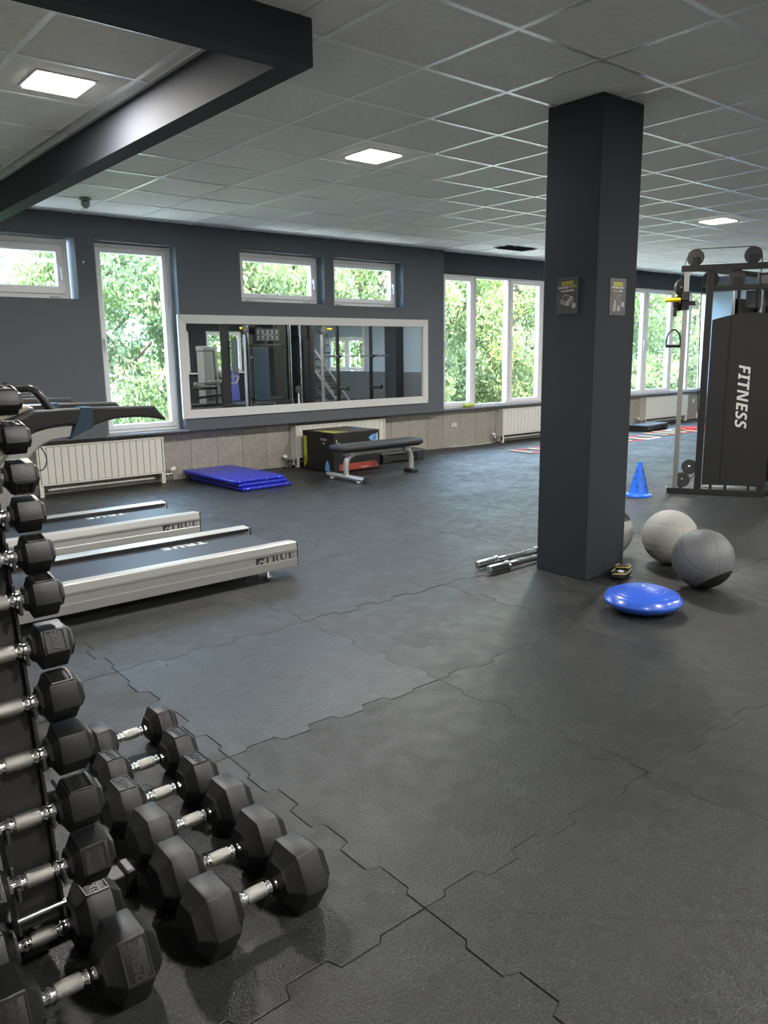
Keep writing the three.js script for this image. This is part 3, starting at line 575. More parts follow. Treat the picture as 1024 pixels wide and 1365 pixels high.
{
  const t = thing('jump_box', 'black foam jump box with printed numbers, standing behind the flat bench', 'jump box', [5.70, 0, -7.68], .02);
  part('box_body', rbox(.70, .47, .62, .012, 0, .2356, 0, 3), M.blackSatin, t);
  const pm = (map) => new THREE.MeshStandardMaterial({ map, roughness: .5 });
  const blueShield = (g, x, y, s, r) => { g.save(); g.translate(x, y); g.rotate(r); g.fillStyle = '#6e9fd8'; g.beginPath(); g.moveTo(0, -s); g.quadraticCurveTo(s * .8, -.2 * s, s * .7, s); g.lineTo(-s * .7, s); g.quadraticCurveTo(-s * .8, -.2 * s, 0, -s); g.fill(); g.restore(); };
  const front = canvasTex(1024, 688, (g, w, h) => {
    g.fillStyle = '#161617'; g.fillRect(0, 0, w, h);
    g.fillStyle = '#8e3b33'; g.beginPath(); g.moveTo(w * .10, h * .80); g.lineTo(w * .91, h * .80); g.lineTo(w * .99, h * .98); g.lineTo(w * .10, h * .98); g.fill();
    fitText(g, '75', w * .855, h * .945, w * .13, 112, '#131314'); fitText(g, 'PLYO BOX', w * .66, h * .95, w * .15, 34, '#c9b9b4');
    blueShield(g, w * .86, h * .19, h * .15, -Math.PI / 2 + .1); g.save(); g.translate(w * .885, h * .185); g.rotate(Math.PI / 2); fitText(g, '75', 0, 30, 96, 84, '#15202c'); g.restore();
    g.save(); g.translate(w * .955, h * .2); g.rotate(Math.PI / 2); fitText(g, 'PLYO BOX', 0, 14, 190, 46, '#d8d8d4'); g.restore();
    g.save(); g.translate(w * .055, h * .25); g.rotate(-Math.PI / 2); fitText(g, 'PLYO BOX', 0, 10, 130, 40, '#d8d8d4'); g.restore();
    g.fillStyle = '#d8d8d4'; g.beginPath(); g.ellipse(w * .10, h * .27, 14, 24, .4, 0, 7); g.fill();
  });
  part('front_print', new THREE.PlaneGeometry(.68, .45).translate(0, .236, .3108), pm(front), t);
  const side = canvasTex(640, 490, (g, w, h) => {
    g.fillStyle = '#161617'; g.fillRect(0, 0, w, h);
    g.fillStyle = '#b9bf33'; g.beginPath(); g.moveTo(w * .02, h * .12); g.lineTo(w * .13, h * .12); g.lineTo(w * .13, h * .8); g.lineTo(w * .02, h * .97); g.fill();
    g.save(); g.translate(w * .08, h * .74); g.rotate(-Math.PI / 2); fitText(g, '50', 0, 20, 84, 70, '#20210c'); g.restore();
    fitText(g, 'PLYO BOX', w * .7, h * .2, w * .2, 40, '#d8d8d4'); g.fillStyle = '#d8d8d4'; g.beginPath(); g.ellipse(w * .7, h * .27, 16, 12, .5, 0, 7); g.fill();
    blueShield(g, w * .8, h * .84, h * .14, 0);
  });
  part('side_print', new THREE.PlaneGeometry(.60, .45).rotateY(-Math.PI / 2).translate(-.3508, .236, 0), pm(side), t);
  const top = canvasTex(700, 620, (g, w, h) => { g.fillStyle = '#4a4741'; g.fillRect(0, 0, w, h); g.fillStyle = '#b9bf33'; g.beginPath(); g.moveTo(0, h * .55); g.lineTo(w * .22, h * .99); g.lineTo(0, h * .99); g.fill(); g.beginPath(); g.moveTo(w * .02, h * .3); g.lineTo(w * .1, h * .3); g.lineTo(w * .32, h); g.lineTo(w * .2, h); g.fill(); blueShield(g, w * .9, h * .5, 60, 1.57); });
  part('top_print', new THREE.PlaneGeometry(.67, .59).rotateX(-Math.PI / 2).translate(0, .4709, 0), pm(top), t);
}
{
  const t = thing('flat_bench', 'flat weight bench with black pad on a silver arched frame', 'bench', [5.60, 0, -6.86], .01);
  part('pad', rbox(1.18, .062, .27, .026, 0, .365, 0, 4), M.vinyl, t);
  part('pad_board', rbox(1.10, .014, .22, .004, 0, .3255, 0), M.blackSatin, t);
  part('arched_frame', [tube([V(-.455, .06, 0), V(-.455, .15, 0), V(-.43, .24, 0), V(-.36, .286, 0), V(-.25, .292, 0), V(.25, .292, 0), V(.36, .288, 0), V(.45, .262, 0), V(.495, .20, 0), V(.505, .12, 0), V(.505, .045, 0)], .032, 70, 14)], M.silver, t);
  part('bracket', [span(-.44, -.38, .27, .318, -.07, .07, .004), span(.36, .42, .27, .318, -.07, .07, .004)], M.silver, t).userData.label = 'silver pad brackets';
  part('front_foot', [bar(V(-.455, .042, -.34), V(-.455, .042, .34), .030, 16)], M.silver, t);
  for (const s of [-1, 1]) { part('foot_cap', bar(V(-.455, .042, s * .332), V(-.455, .042, s * .352), .034, 16), M.blackPlastic, t); part('foot_pad', rbox(.05, .02, .05, .006, -.455, .0108, s * .24), M.white, t); }
  part('rear_foot', rbox(.10, .045, .15, .012, .505, .0232, 0), M.blackPlastic, t);
}
function stepPlatform(label, pos, turn, w, d, h) {
  const t = thing('step_platform', label, 'step', pos, turn, 'aerobic steps by the radiators');
  part('top', rbox(w, .035, d, .014, 0, h - .018, 0, 3), S(L(.05, .052, .056), .5), t);
  part('body', [rbox(w - .06, h - .05, d - .05, .012, 0, (h - .05) / 2 + .012, 0)], M.blackSatin, t);
  for (const s of [-1, 1]) part('foot', rbox(.13, h - .037, d - .012, .012, s * (w / 2 - .085), (h - .037) / 2 + .0006, 0), M.blackPlastic, t);
}
stepPlatform('low black step on the floor between the bench and the wall radiator', [6.62, 0, -7.72], 0, .74, .30, .14);
stepPlatform('low dark step platform on the floor by the far radiator', [12.36, 0, -7.66], .1, .80, .36, .11);

// ================================================================== PILLAR CORNER: BALLS, DISC, CUFF, BARS, CONE
function ball(label, r, pos, mat, rot, patch) {
  const t = thing('medicine_ball', label, 'ball', [pos[0], r, pos[1]]), g = new THREE.SphereGeometry(r, 96, 64), p = g.attributes.position, v = V(0, 0, 0);
  const planes = [V(1, 0, 0), V(0, 1, 0), V(0, 0, 1)];
  for (let i = 0; i < p.count; i++) {
    v.fromBufferAttribute(p, i).normalize();
    let d = 9; d = Math.min(d, Math.abs(v.y - .42), Math.abs(v.y + .42)); if (Math.abs(v.y) < .42) d = Math.min(d, Math.abs(v.x), Math.abs(v.z)); else d = Math.min(d, Math.abs(v.x + v.z) * .7);
    const k = r * (1 - .012 * Math.exp(-((d / .022) ** 2))); p.setXYZ(i, v.x * k, v.y * k, v.z * k);
  }
  g.computeVertexNormals();
  const b = part('body', metric(g), mat, t); b.rotation.set(...rot);
  if (patch) { const q = part('black_panel', new THREE.SphereGeometry(r * 1.004, 48, 24, 0, Math.PI * 2, 0, patch[0]), M.ballBlack, t, 'black end panel'); q.quaternion.setFromUnitVectors(Y0, V(...patch[1]).normalize()); }
}
ball('dark slate grey medicine ball nearest the camera, with a black patch near the floor', .172, [4.245, -2.235], M.ballSlate, [.5, .3, .4], [.70, [-.04, -.66, .49]]);
ball('pale grey medicine ball in the middle behind the slate one', .174, [4.600, -2.655], M.ballGrey, [.2, .9, -.3], null);
ball('pale grey ball with black top, half hidden behind the pillar', .172, [4.455, -3.035], M.ballGrey, [.1, .4, .1], [.80, [.05, .85, .2]]);
{
  const P = [[0, .001], [.07, .0015], [.12, .007], [.16, .019], [.186, .035], [.200, .052], [.203, .060], [.201, .068], [.192, .079]];
  for (let k = 0; k < 8; k++) { const r = .182 - k * .021, y = .0865 + .046 * (1 - ((r / .186) ** 2)); P.push([r + .004, y], [r, y + .0022], [r - .006, y + .0006]); }
  P.push([.016, .1335], [.010, .1325], [0, .1325]);
  const t = thing('balance_cushion', 'shiny blue inflatable balance disc on the floor in front of the pillar', 'balance disc', [3.632, 0, -2.232]);
  part('cushion', lathe(P, 80), M.discBlue, t); part('valve', lathe([[0, 0], [.007, 0], [.007, .004], [0, .004]], 14).translate(0, .1326, 0), M.white, t);
}
{
  const t = thing('ankle_cuff', 'black ankle cuff with yellow trim lying at the foot of the pillar', 'cuff', [4.085, 0, -2.668], .25);
  const loop = (w, d, y, r, q = .02) => { const P = []; for (let k = 0; k < 32; k++) { const a = k / 32 * Math.PI * 2, c = Math.cos(a), sn = Math.sin(a), e = .45; P.push(V(Math.sign(c) * Math.abs(c) ** e * w, y + q * .25 * Math.sin(3 * a), Math.sign(sn) * Math.abs(sn) ** e * d)); } return new THREE.TubeGeometry(new THREE.CatmullRomCurve3(P, true), 80, r, 8, true); };
  part('strap', rbox(.165, .046, .085, .02, 0, .0236, 0, 4), M.ballBlack, t); part('flap', rbox(.085, .026, .080, .011, .045, .053, -.004, 3).rotateZ(-.05), M.ballBlack, t);
  part('trim', loop(.080, .040, .038, .0032), M.cuffTrim, t, 'yellow edging'); part('trim', loop(.041, .038, .060, .0032, .012).translate(.045, 0, -.004), M.cuffTrim, t, 'yellow edging');
  part('patch', rbox(.040, .004, .030, .0015, -.035, .0475, .006).rotateX(.1), M.white, t, 'small white patch');
  part('ring', new THREE.TorusGeometry(.014, .003, 8, 20).rotateX(1.2).translate(.088, .03, .02), M.steel, t);
}
function shortBar(label, pos, turn) {
  const t = thing('loading_bar', label, 'bar', [pos[0], .0256, pos[1]], turn, 'chrome loading bars behind the pillar');
  part('shaft', lathe([[0, -.2], [.02, -.2], [.02, -.06], [.017, -.055], [.017, .055], [.02, .06], [.02, .2], [0, .2]], 24).rotateZ(-Math.PI / 2), M.chrome, t);
  for (const s of [-1, 1]) {
    const sl = part('sleeve', lathe([[0, 0], [.021, 0], [.025, .003], [.0255, .165], [.018, .167], [0, .167]], 28).rotateZ(-s * Math.PI / 2).translate(s * .2, 0, 0), M.chrome, t);
    part('collar', lathe([[.02, 0], [.0315, .002], [.0315, .014], [.02, .016]], 28).rotateZ(-s * Math.PI / 2).translate(s * .19, .0, 0), M.chrome, sl);
  }
  t.position.y = .0321;
}
shortBar('chrome loading bar poking out behind the pillar, the nearer of the two', [3.90, -3.240], -.02);
shortBar('chrome loading bar poking out behind the pillar, the farther of the two', [3.93, -3.365], -.03);
{
  const t = thing('training_cone', 'bright blue plastic training cone with slots, left of the cable machine', 'cone', [6.60, 0, -4.16]);
  const R = (y) => .092 - .076 * (y - .03) / .30;
  part('cone_body', lathe([[.118, .012], [.120, .016], [.112, .022], [.098, .026], [.092, .032], [R(.32), .318], [.012, .33], [0, .331]], 48), M.coneBlue, t);
  part('base_ring', lathe([[.121, .0006], [.126, .002], [.126, .008], [.120, .0115], [.10, .0115], [.10, .0006]], 48), M.coneBlue, t);
  part('base_ring', lathe([[.10, .0118], [.119, .0118], [.116, .018], [.10, .02]], 48), M.coneBlue, t);
  for (const [y, n] of [[.10, 6], [.17, 6], [.24, 5]]) for (let k = 0; k < n; k++) { const a = k * 6.283 / n + y * 9; part('slot', rbox(.016, .032, .003, .001).rotateX(-.25).translate(0, 0, R(y) + .0012).rotateY(a).translate(0, y, 0), S(L(.01, .07, .42), .4), t); }
}
// ================================================================== AGILITY LADDERS
function agility(label, x0, x1, z0, z1, n, wid, tangled) {
  const t = thing('agility_ladder', label, 'ladder', [x0, 0, z0], 0);
  const dx = x1 - x0, dz = z1 - z0;
  for (const s of [0, 1]) for (let k = 0; k < n; k++) {
    const a = k / n, b = (k + 1) / n, w = s * wid;
    part('side_strap', beamBox(V(dx * a, .0035, dz * a - w + rr(-.01, .01)), V(dx * b - .004, .0035, dz * b - w + rr(-.01, .01)), .006, .045, .001).translate(0, .0008, 0), (k + s) % 4 === 3 ? M.white : M.red, t);
  }
  for (let k = 0; k <= n; k++) { const a = k / n; part('rung', rbox(.055, .006, wid + .03, .002, dx * a, .0105, dz * a - wid / 2), k % 2 ? M.paleYellow : S(L(.80, .55, .30), .5), t); }
  if (tangled) for (let k = 0; k < tangled; k++) part('loose_strap', tube([V(dx + rr(-.5, .1), .014, dz - rr(0, .4)), V(dx + rr(-.3, .3), .016 + .012 * rnd(), dz - rr(0, .4)), V(dx + rr(-.2, .5), .018, dz - rr(0, .4)), V(dx + rr(0, .7), .014, dz - rr(0, .4))], .012, 20, 6), M.red, t);
}
agility('red and yellow agility ladder laid along the floor past the pillar', 8.40, 11.3, -6.98, -6.80, 8, .36, 0);
agility('bunched red agility ladder farther off, behind the cable machine post', 11.72, 12.9, -6.92, -6.95, 4, .42, 6);

// ================================================================== CABLE MACHINE
{
  const t = thing('cable_machine', 'black cable crossover machine with chrome posts and lettered side panel, at the right edge', 'cable machine', [6.97, 0, -4.02]);
  const W = 1.63, B = M.blackPaint, TURN = 31 * Math.PI / 180;
  const addPart = part;
  const pulley = (parent, x, y, z, r, axis = 'x') => {
    const g = lathe([[.012, -.011], [r - .012, -.010], [r, -.013], [r - .002, -.004], [r - .008, 0], [r - .002, .004], [r, .013], [r - .012, .010], [.012, .011]], 40), b = lathe([[0, -.016], [.014, -.016], [.014, .016], [0, .016]], 16);
    for (const q of [g, b]) { if (axis === 'x') q.rotateZ(Math.PI / 2); else q.rotateX(Math.PI / 2); q.translate(x, y, z); }
    const w = addPart('pulley', g, M.pulley, parent); addPart('pulley_bolt', b, M.steel, w); return w;
  };
  for (const [px, s] of [[0, 1], [W, -1]]) {                 // the two side frames stand splayed at 31 degrees
    const x = 0, part = (n, g, m, p, l) => { const o = addPart(n, g, m, p, l); if (p === t) { o.position.x = px; o.rotation.y = s * TURN; } return o; };
    const pul = (p, ...q) => { const o = pulley(p, ...q); o.position.x = px; o.rotation.y = s * TURN; return o; };
    part('base_rail', span(x - .03, x + .03, .0005, .055, -.06, .80, .004), B, t);
    part('rail_cap', rbox(.066, .06, .012, .003, x, .031, -.064), M.silver, t);
    part('top_rail', span(x - .028, x + .028, 2.06, 2.115, -.04, .80, .004), B, t);
    part('chrome_post', [span(x - .022, x + .022, .055, 2.06, -.01, .034, .003)], M.brushed, t, 'chrome post with holes');
    part('upright', span(x - .03, x + .03, .055, 2.06, .185, .245, .004), B, t);
    part('upright', span(x - .03, x + .03, .055, 2.06, .735, .795, .004), B, t);
    part('middle_rail', span(x - .026, x + .026, 1.885, 1.93, .246, .734, .004), B, t);
    // side cover with arched top
    const sh = new THREE.Shape(); sh.moveTo(.252, .10); sh.lineTo(.80, .10); sh.lineTo(.80, 1.655); sh.quadraticCurveTo(.55, 1.72, .252, 1.625);
    const cover = part('side_cover', extr(sh, .028, .004, 2, 16).rotateY(-Math.PI / 2).translate(x + (s > 0 ? -.004 : .032), 0, 0), M.blackSatin, t, s > 0 ? 'black side panel with FITNESS lettering' : undefined);
    part('cover_seam', span(x - s * .034 - .001, x - s * .034 + .001, .11, 1.66, .405, .408), M.under, cover);
    if (s > 0) { const g = letters('FITNESS', .098, .003, 'sans_bold', 1.1); g.applyMatrix4(new THREE.Matrix4().set(1, .22, 0, 0, 0, 1, 0, 0, 0, 0, 1, 0, 0, 0, 0, 1)); g.rotateZ(-Math.PI / 2).rotateY(-Math.PI / 2).translate(-.0325, .925, .553); part('lettering', g, text.on, cover, 'silver FITNESS lettering'); }
    for (const z of [.33, .46, .66]) part('cover_bracket', span(x - .02, x + .02, .055, .10, z - .012, z + .012, .003), B, t);
    part('foot_plate', span(s * .05 - .02, s * .05 + .02, .058, .072, .27, .72, .003), M.silver, t);
    // pulleys of this side
    pul(t, x, 2.182, .075, .075); pul(t, x, 2.182, .557, .075); pul(t, x + s * .05, 1.985, .215, .075); pul(t, x, 1.99, .435, .075); pul(t, x, .262, .135, .072); pul(t, x, .135, .075, .072);
    part('pulley_bracket', [span(x - .018, x - .014, 2.10, 2.19, .05, .10), span(x + .014, x + .018, 2.10, 2.19, .05, .10), span(x - .018, x - .014, 2.10, 2.19, .53, .585), span(x + .014, x + .018, 2.10, 2.19, .53, .585), span(x - .018, x - .014, 1.92, 2.0, .41, .46), span(x + .014, x + .018, 1.92, 2.0, .41, .46)], B, t).userData.kind = 'stuff';
    part('pulley_bracket', [beamBox(V(x, .262, .19), V(x, .262, .10), .012, .03), beamBox(V(x, .055, .06), V(x, .14, .07), .012, .03)], B, t).userData.kind = 'stuff';
    part('cable', tube([V(x, 2.256, .557), V(x, 2.257, .3), V(x, 2.256, .075)], .004, 12, 6), M.ballBlack, t);
    part('cable', tube([V(x, 2.182, -.001), V(x, 1.9, -.055), V(x, 1.80, -.055)], .004, 12, 6), M.ballBlack, t);
    part('cable', tube([V(x + s * .035, 1.985, .143), V(x + s * .01, 1.1, .165), V(x, .262, .206)], .0045, 20, 6), M.ballBlack, t);
    part('cable', tube([V(x, 2.18, .632), V(x, 1.95, .632), V(x, 1.75, .632)], .004, 12, 6), M.ballBlack, t);
    part('cable', tube([V(x, .2, .19), V(x, .14, .147)], .004, 6, 6), M.ballBlack, t);
    // carriage, yellow pin handle, D-handle
    const car = part('carriage', [span(x - .034, x + .034, 1.72, 1.885, -.022, .046, .005), span(x - .02, x + .02, 1.76, 1.80, .045, .10, .006)], M.blackPlastic, t);
    part('pin_handle', [bar(V(x - s * .045, 1.812, .03), V(x - s * .045, 1.812, -.04), .012), ].concat([]), M.blackPlastic, car);
    part('pin_grip', lathe([[0, 0], [.018, .002], [.019, .13], [.016, .138], [0, .138]], 20).rotateX(-Math.PI / 2).translate(x - s * .045, 1.812, -.03), M.yellow, car, 'yellow grip');
    for (const y of [1.925, 1.785]) { const o = pulley(t, 0, 0, 0, .07); o.position.set(px + s * .02 - .05 * Math.sin(s * TURN), y, -.05 * Math.cos(TURN)); o.rotation.y = s * (TURN + .85); }
    part('cable_stop', rbox(.03, .07, .035, .008, x - s * .035, 1.70, -.075), M.ballBlack, t);
    part('carabiner', [new THREE.TorusGeometry(.014, .0028, 8, 20).scale(.7, 2.2, 1).rotateY(Math.PI / 2).translate(x - s * .035, 1.635, -.075), new THREE.TorusGeometry(.011, .0026, 8, 20).scale(.7, 2.2, 1).translate(x - s * .035, 1.58, -.075)], M.steel, t);
    const hz = -.075, hx = x - s * .035;
    const D = part('stirrup_handle', tube([V(hx, 1.405, hz - .06), V(hx, 1.46, hz - .06), V(hx, 1.515, hz - .042), V(hx, 1.545, hz), V(hx, 1.515, hz + .042), V(hx, 1.46, hz + .06), V(hx, 1.405, hz + .06)], .008, 40, 10), M.blackPlastic, t);
    part('grip', bar(V(hx, 1.395, hz - .068), V(hx, 1.395, hz + .068), .015, 16), M.rubber, D);
    part('eye', new THREE.TorusGeometry(.009, .003, 8, 16).translate(hx, 1.555, hz), M.steel, D);
    for (const z of [.43, .66]) part('guide_rod', bar(V(s * .06, .10, z), V(s * .06, 1.885, z), .012, 14), M.chrome, t);
  }
  for (const [z, y] of [[.09, 2.085], [.62, 2.085]]) addPart('cross_beam', span(z > .3 ? .42 : .08, z > .3 ? W - .42 : W - .08, y - .025, y + .025, z - .025, z + .025, .004), B, t);
  addPart('cross_beam', span(.42, W - .42, .012, .05, .62, .665, .004), B, t);
  addPart('cross_beam', span(.28, .96, 1.50, 1.55, .27, .31, .004), B, t); addPart('cross_beam', span(.28, .96, .57, .62, .27, .31, .004), B, t);
  addPart('front_cover', rbox(.33, .92, .02, .008, .46, 1.035, .25), M.teal, t, 'dark blue cover panel');
  const pict = canvasTex(640, 300, (g, w, h) => {
    g.fillStyle = '#2e3032'; g.fillRect(0, 0, w, h); g.strokeStyle = '#9fa3a5'; g.fillStyle = '#9fa3a5'; g.lineWidth = 7;
    for (let r = 0; r < 2; r++) for (let k = 0; k < 5; k++) { const x = 70 + k * 125, y = 40 + r * 150; g.beginPath(); g.arc(x, y, 11, 0, 7); g.fill(); g.beginPath(); g.moveTo(x, y + 12); g.lineTo(x + 5, y + 55); g.lineTo(x - 16, y + 95); g.moveTo(x + 5, y + 55); g.lineTo(x + 24, y + 95); g.moveTo(x, y + 22); g.lineTo(x + (k % 2 ? 38 : 30), y + (k % 2 ? 4 : 48)); g.moveTo(x, y + 22); g.lineTo(x - 30, y + (r ? 10 : 40)); g.stroke(); }
    g.fillRect(200, 146, 240, 8);
  });
  const pl = addPart('exercise_board', rbox(.50, .215, .012, .004, .63, 1.715, .27), M.blackSatin, t);
  addPart('board_print', new THREE.PlaneGeometry(.49, .205).rotateY(Math.PI).translate(.63, 1.715, .2635), new THREE.MeshStandardMaterial({ map: pict, roughness: .4 }), pl);
  addPart('board_stay', beamBox(V(.45, 1.54, .29), V(.45, 2.07, .29), .025, .025), B, t); addPart('board_stay', beamBox(V(.82, 1.54, .29), V(.82, 2.07, .29), .025, .025), B, t);
  // right tower with open front
  addPart('tower_side', span(.955, .99, .055, 2.06, .24, .60, .004), B, t); addPart('tower_side', span(1.49, 1.525, .055, 2.06, .24, .60, .004), B, t);
  addPart('tower_back', span(.99, 1.49, .06, 1.70, .58, .595, .003), M.blackSatin, t); addPart('tower_top', span(.99, 1.49, 1.93, 1.98, .30, .56, .004), B, t);
  for (const x of [1.14, 1.36]) addPart('guide_rod', bar(V(x, .10, .32), V(x, 1.93, .32), .0125, 14), M.chrome, t);
  for (let k = 0; k < 16; k++) addPart('weight_plate', rbox(.40, .024, .13, .004, 1.25, .13 + k * .027, .40), M.rubber, t);
  pulley(t, 1.25, .735, .27, .07, 'z'); addPart('tower_stem', span(1.238, 1.262, .12, .67, .262, .285, .003), M.frameWhite, t);
  addPart('stack_carriage', rbox(.13, .16, .10, .01, .40, 1.80, .46), M.blackPlastic, t);
}

// ================================================================== THINGS THE MIRROR SHOWS
{
  const t = thing('squat_rack', 'black squat rack with two uprights, seen in the right half of the mirror', 'squat rack', [12.65, 0, .3], 0);
  for (const x of [-.52, .56]) {
    const u = part('upright', span(x - .035, x + .035, .05, 2.35, -.035, .035, .004), M.blackPaint, t);
    for (let k = 0; k < 16; k++) part('pin_hole', bar(V(x, .5 + k * .1, -.0365), V(x, .5 + k * .1, -.034), .011, 10), M.steel, u);
    part('base_rail', span(x - .035, x + .035, .0005, .06, -.6, .6, .005), M.blackPaint, t);
    part('gusset', extr(poly([[-.16, .06], [.16, .06], [.036, .30], [-.036, .30]]), .02, .003).rotateY(Math.PI / 2).translate(x - .01, 0, 0), M.blackPaint, t);
    part('spotter_arm', [rbox(.07, .06, .42, .01, x, .50, -.22), rbox(.07, .09, .03, .008, x, .525, -.42), extr(poly([[-.03, 0], [.0, 0], [.0, -.16]]), .03).rotateY(Math.PI / 2).translate(x - .015, .47, -.06)], M.blackPaint, t);
    part('bar_hook', [rbox(.07, .10, .03, .006, x, 1.30, -.05), rbox(.07, .03, .10, .006, x, 1.285, -.085), rbox(.07, .06, .014, .005, x, 1.31, -.13)], M.blackPlastic, t);
  }
  part('top_beam', span(-.52, .56, 2.30, 2.36, -.03, .03, .004), M.blackPaint, t); part('rear_beam', span(-.52, .56, .01, .055, .54, .59, .004), M.blackPaint, t);
  const b = thing('barbell', 'long chrome barbell resting on the squat rack, seen in the mirror', 'barbell', [12.67, 1.3155, .208]);
  part('shaft', bar(V(-.66, 0, 0), V(.66, 0, 0), .014, 16), M.chrome, b);
  for (const s of [-1, 1]) { const q = part('sleeve', bar(V(s * .66, 0, 0), V(s * 1.08, 0, 0), .025, 20), M.chrome, b); part('collar', bar(V(s * .645, 0, 0), V(s * .67, 0, 0), .036, 20), M.chrome, q); }
}
{
  const t = thing('leg_machine', 'pale grey seated leg machine with a round weight, left in the mirror', 'machine', [10.55, 0, 4.0], -.2);
  part('stack_tower', [span(-.2, .16, .05, 1.50, .1, .4, .02)], M.greyPaint, t); part('tower_cap', rbox(.42, .16, .34, .05, -.02, 1.56, .25, 3), M.greyPaint, t);
  part('front_post', beamBox(V(.28, .05, .1), V(.20, 1.62, .12), .08, .08), M.silver, t);
  part('arm', beamBox(V(-.65, .62, 0), V(.5, .68, -.1), .07, .07), M.silver, t); part('arm', beamBox(V(.2, .95, 0), V(.55, .35, -.1), .06, .06), M.silver, t);
  part('seat', rbox(.6, .1, .4, .04, -.45, .52, -.2, 3), M.vinyl, t); part('seat_frame', beamBox(V(-.75, .25, -.2), V(.4, .3, -.1), .07, .07), M.blackPaint, t);
  part('base_rail', span(-.8, .5, .0005, .06, -.1, -.02, .005), M.blackPaint, t); part('base_rail', span(.3, .38, .0005, .06, -.5, .5, .005), M.blackPaint, t);
  part('cam_wheel', new THREE.TorusGeometry(.20, .022, 10, 40).translate(.62, .78, -.12), M.silver, t); part('cam_spoke', [beamBox(V(.44, .78, -.12), V(.8, .78, -.12), .03, .03), beamBox(V(.62, .6, -.12), V(.62, .96, -.12), .03, .03)], M.silver, t);
}
{
  const t = thing('pulldown_machine', 'tall black machine with curved arms, left of the cable machine in the mirror', 'machine', [11.0, 0, 2.6], .3);
  part('mast', span(-.09, .09, .05, 2.2, .2, .36, .01), M.blackPaint, t); part('rear_mast', span(-.75, -.52, .05, 2.25, .3, .42, .01), M.blackSatin, t);
  part('curved_arm', tube([V(0, 2.1, .2), V(-.12, 2.0, 0), V(-.15, 1.7, -.1), V(-.1, 1.2, -.1)], .04, 30, 10), M.blackPaint, t);
  part('curved_arm', tube([V(0, 2.1, .2), V(.25, 2.05, .05), V(.38, 1.8, -.05), V(.36, 1.5, -.05)], .04, 30, 10), M.blackPaint, t);
  part('grip', bar(V(-.1, 1.3, -.1), V(.35, 1.3, -.1), .018), M.steel, t); part('top_beam', span(-.75, .3, 2.16, 2.24, .28, .38, .01), M.blackPaint, t);
  part('pad', rbox(.16, .9, .08, .03, -.42, 1.35, .16, 3), S(L(.09, .11, .13), .4), t);
  part('base_rail', span(-.8, .6, .0005, .07, .25, .36, .005), M.blackPaint, t); part('base_rail', span(-.05, .05, .0005, .07, -.6, .24, .005), M.blackPaint, t);
}
{
  const t = thing('standing_mat', 'blue mat standing upright against the rear wall, seen in the mirror', 'mat', [12.22, 0, ZF - .22]);
  part('panel', extr(poly([[-.17, .0006], [.17, .0006], [.11, 1.05], [-.05, 1.05]]), .06, .01, 2), M.purple, t); part('panel', extr(poly([[-.15, .0006], [.19, .0006], [.13, 1.02], [-.04, 1.02]]), .06, .01, 2).translate(0, 0, .065), M.purple, t);
}
{
  const t = thing('stair_trainer', 'grey inclined ladder frame with rungs right of the cable tower in the mirror', 'ladder frame', [12.5, 0, 1.35], 0);
  for (const z of [-.25, .25]) { part('rail', beamBox(V(-.75, 1.75, z), V(.65, .04, z), .05, .05), M.greyPaint, t); part('rail', beamBox(V(-.95, 1.45, z), V(.25, .04, z), .05, .05), M.greyPaint, t); }
  for (let k = 0; k < 7; k++) { const f = k / 7; part('rung', bar(V(-.72 + 1.36 * f, 1.70 - 1.6 * f, -.25), V(-.72 + 1.36 * f, 1.70 - 1.6 * f, .25), .018), M.blackPaint, t); part('tread', rbox(.3, .03, .46, .008, -.85 + 1.2 * f, 1.45 - 1.36 * f, 0), M.blackSatin, t); }
  part('post', span(-.93, -.87, .0005, 1.5, -.27, -.21, .004), M.greyPaint, t); part('post', span(-.93, -.87, .0005, 1.5, .21, .27, .004), M.greyPaint, t);
}
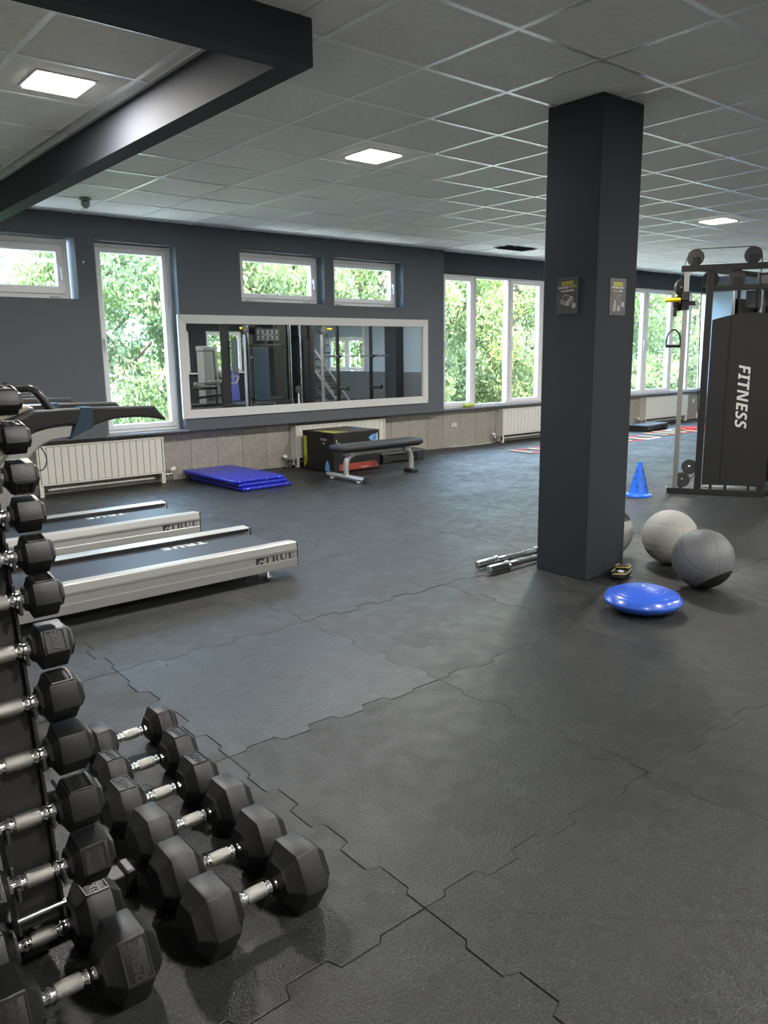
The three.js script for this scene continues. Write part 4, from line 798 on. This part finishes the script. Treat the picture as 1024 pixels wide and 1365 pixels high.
// ================================================================== TREES OUTSIDE
{
  const leafG = new THREE.BufferGeometry();
  leafG.setAttribute('position', new THREE.Float32BufferAttribute([0, 0, 0, .26, .40, .07, 0, 1, -.05, -.26, .40, .07, 0, .42, 0], 3));
  leafG.setIndex([0, 1, 4, 1, 2, 4, 2, 3, 4, 3, 0, 4]); leafG.computeVertexNormals();
  const leafM = new THREE.MeshPhysicalMaterial({ color: 0xffffff, roughness: .75, transmission: .5, thickness: 0, side: THREE.DoubleSide });
  const dummy = new THREE.Object3D(), col = new THREE.Color();
  const tree = (x, z, h, r, hue, count, size, label, low = -.3) => {
    const t = thing('tree', label, 'tree', [x, -.33, z], 0);
    part('trunk', tube([V(0, 0, 0), V(.06, h * .3, .03), V(-.05, h * .55, 0), V(.02, h * .85, .04)], .09, 16, 7), M.bark, t);
    const limbs = [];
    for (let k = 0; k < 7; k++) { const a = k * 2.4 + x, y = h * (.2 + .09 * k); limbs.push(tube([V(0, y, 0), V(Math.cos(a) * r * .4, y + .3, Math.sin(a) * r * .4), V(Math.cos(a) * r * .8, y + .8, Math.sin(a) * r * .8)], .028, 8, 5)); }
    part('branches', limbs, M.bark, t).userData.kind = 'stuff';
    const puffs = [];                                        // clumps of leaves round the crown
    for (let k = 0; k < 72; k++) { const f = rnd(), y = .2 + (h - .5) * f, w = r * Math.sqrt(Math.max(.08, 1 - (2 * f - .92) ** 2 * .85)), a = rnd() * 6.283, q = Math.sqrt(rr(.35, 1)); puffs.push([Math.cos(a) * w * q, y, Math.sin(a) * w * q, rr(.32, .62), rr(-.5, .5)]); }
    const m = new THREE.InstancedMesh(leafG, leafM, count); m.name = 'foliage'; m.userData.kind = 'stuff'; shade(m);
    for (let k = 0; k < count; k++) {
      const p = puffs[Math.floor(rnd() * puffs.length)], u = rr(-1, 1), a = rnd() * 6.283, q = Math.cbrt(rr(.25, 1)) * p[3], s = Math.sqrt(1 - u * u);
      dummy.position.set(p[0] + q * s * Math.cos(a), p[1] + q * u * .9, p[2] + q * s * Math.sin(a));
      dummy.rotation.set(rr(-1.2, 1.9), a + rr(-1, 1), rr(-.9, .9)); dummy.scale.setScalar(size * rr(.7, 1.3)); dummy.updateMatrix(); m.setMatrixAt(k, dummy.matrix);
      const b = Math.max(.5, 1 + p[4] * .5 + rr(-.22, .22)), yel = Math.max(0, hue + p[4] * .5 + rr(-.15, .15));
      m.setColorAt(k, col.setRGB(b * (.215 + .19 * yel), b * (.315 + .13 * yel), b * (.165 - .02 * yel)));
    }
    t.add(m);
  };
  [[4.25, -14.6, 3.5, .8, .15, 'slim loose tree at the left, seen through the first small upper window'],
   [4.9, -13.6, 3.9, 1.5, .35, 'bushy tree filling the tall window over the radiator'],
   [7.1, -12.9, 3.9, 1.15, .6, 'yellow green tree right of the tall window, behind the upper window'],
   [8.9, -13.6, 4.1, 1.6, .5, 'tree crown behind the first of the two upper windows over the mirror'],
   [10.95, -13.2, 4.3, 1.4, .6, 'tree crown behind the second upper window over the mirror'],
   [13.0, -13.9, 4.5, 1.5, .45, 'tree behind the leftmost pane of the big window row'],
   [14.9, -13.0, 4.6, 1.6, .7, 'bright tree behind the second pane of the big window row'],
   [16.9, -13.5, 4.8, 1.7, .6, 'tree behind the third pane of the big window row'],
   [19.0, -13.1, 4.9, 1.7, .4, 'tree standing behind the pillar outside'],
   [21.1, -13.5, 5.0, 1.7, .5, 'tree right behind the pillar, left of the farthest panes'],
   [23.3, -13.0, 5.2, 1.8, .7, 'tree behind the panes just right of the pillar'],
   [25.6, -13.4, 5.4, 1.8, .55, 'tree behind the pane next to the chrome post'],
   [28.0, -13.0, 5.6, 1.9, .4, 'tree behind the last pane by the cable machine'],
   [30.6, -13.4, 6.2, 2.0, .5, 'farthest tree outside, past the cable machine'],
  ].forEach(([x, z, h, r, hue, l], i) => tree(x, z, h, r, hue, i ? 21000 : 6000, .105, l));
  [[7.5, 4.4, .2], [11.5, 4.9, .3], [15.5, 5.3, .25], [19.5, 5.6, .3], [24, 6, .25], [28.5, 6.4, .3], [33.5, 6.8, .25]]
    .forEach(([x, h, hue], i) => tree(x, -16.6 - (i % 2) * .6, h, 2.4, hue, 8000, .2, ['darker tall tree in the second row, behind the tall window', 'darker tall tree in the second row, behind the upper windows over the mirror', 'darker tall tree in the second row, left in the big window row', 'darker tall tree in the second row, hidden by the pillar', 'darker tall tree in the second row, right of the pillar', 'darker tall tree in the second row, behind the chrome post', 'darker tall tree in the second row, last on the right'][i]));
  [[18.6, 1.4], [18.9, 4.4], [18.5, 7.4]].forEach(([x, z], i) => tree(x, z, 4.6, 1.8, .5, 8000, .2, ['tree outside the right wall, nearest the pilaster', 'tree outside the right wall window seen in the mirror', 'tree outside the right wall, farthest back'][i]));
  [[10.2, 9.6], [12.8, 9.9], [15.6, 9.8]].forEach(([x, z], i) => tree(x, z, 4.6, 1.8, .6, 8000, .2, ['bright tree behind the rear wall window, left in the mirror', 'bright tree behind the second rear window in the mirror', 'bright tree behind the rear corner of the room'][i]));
}
renderer.render(scene, camera);
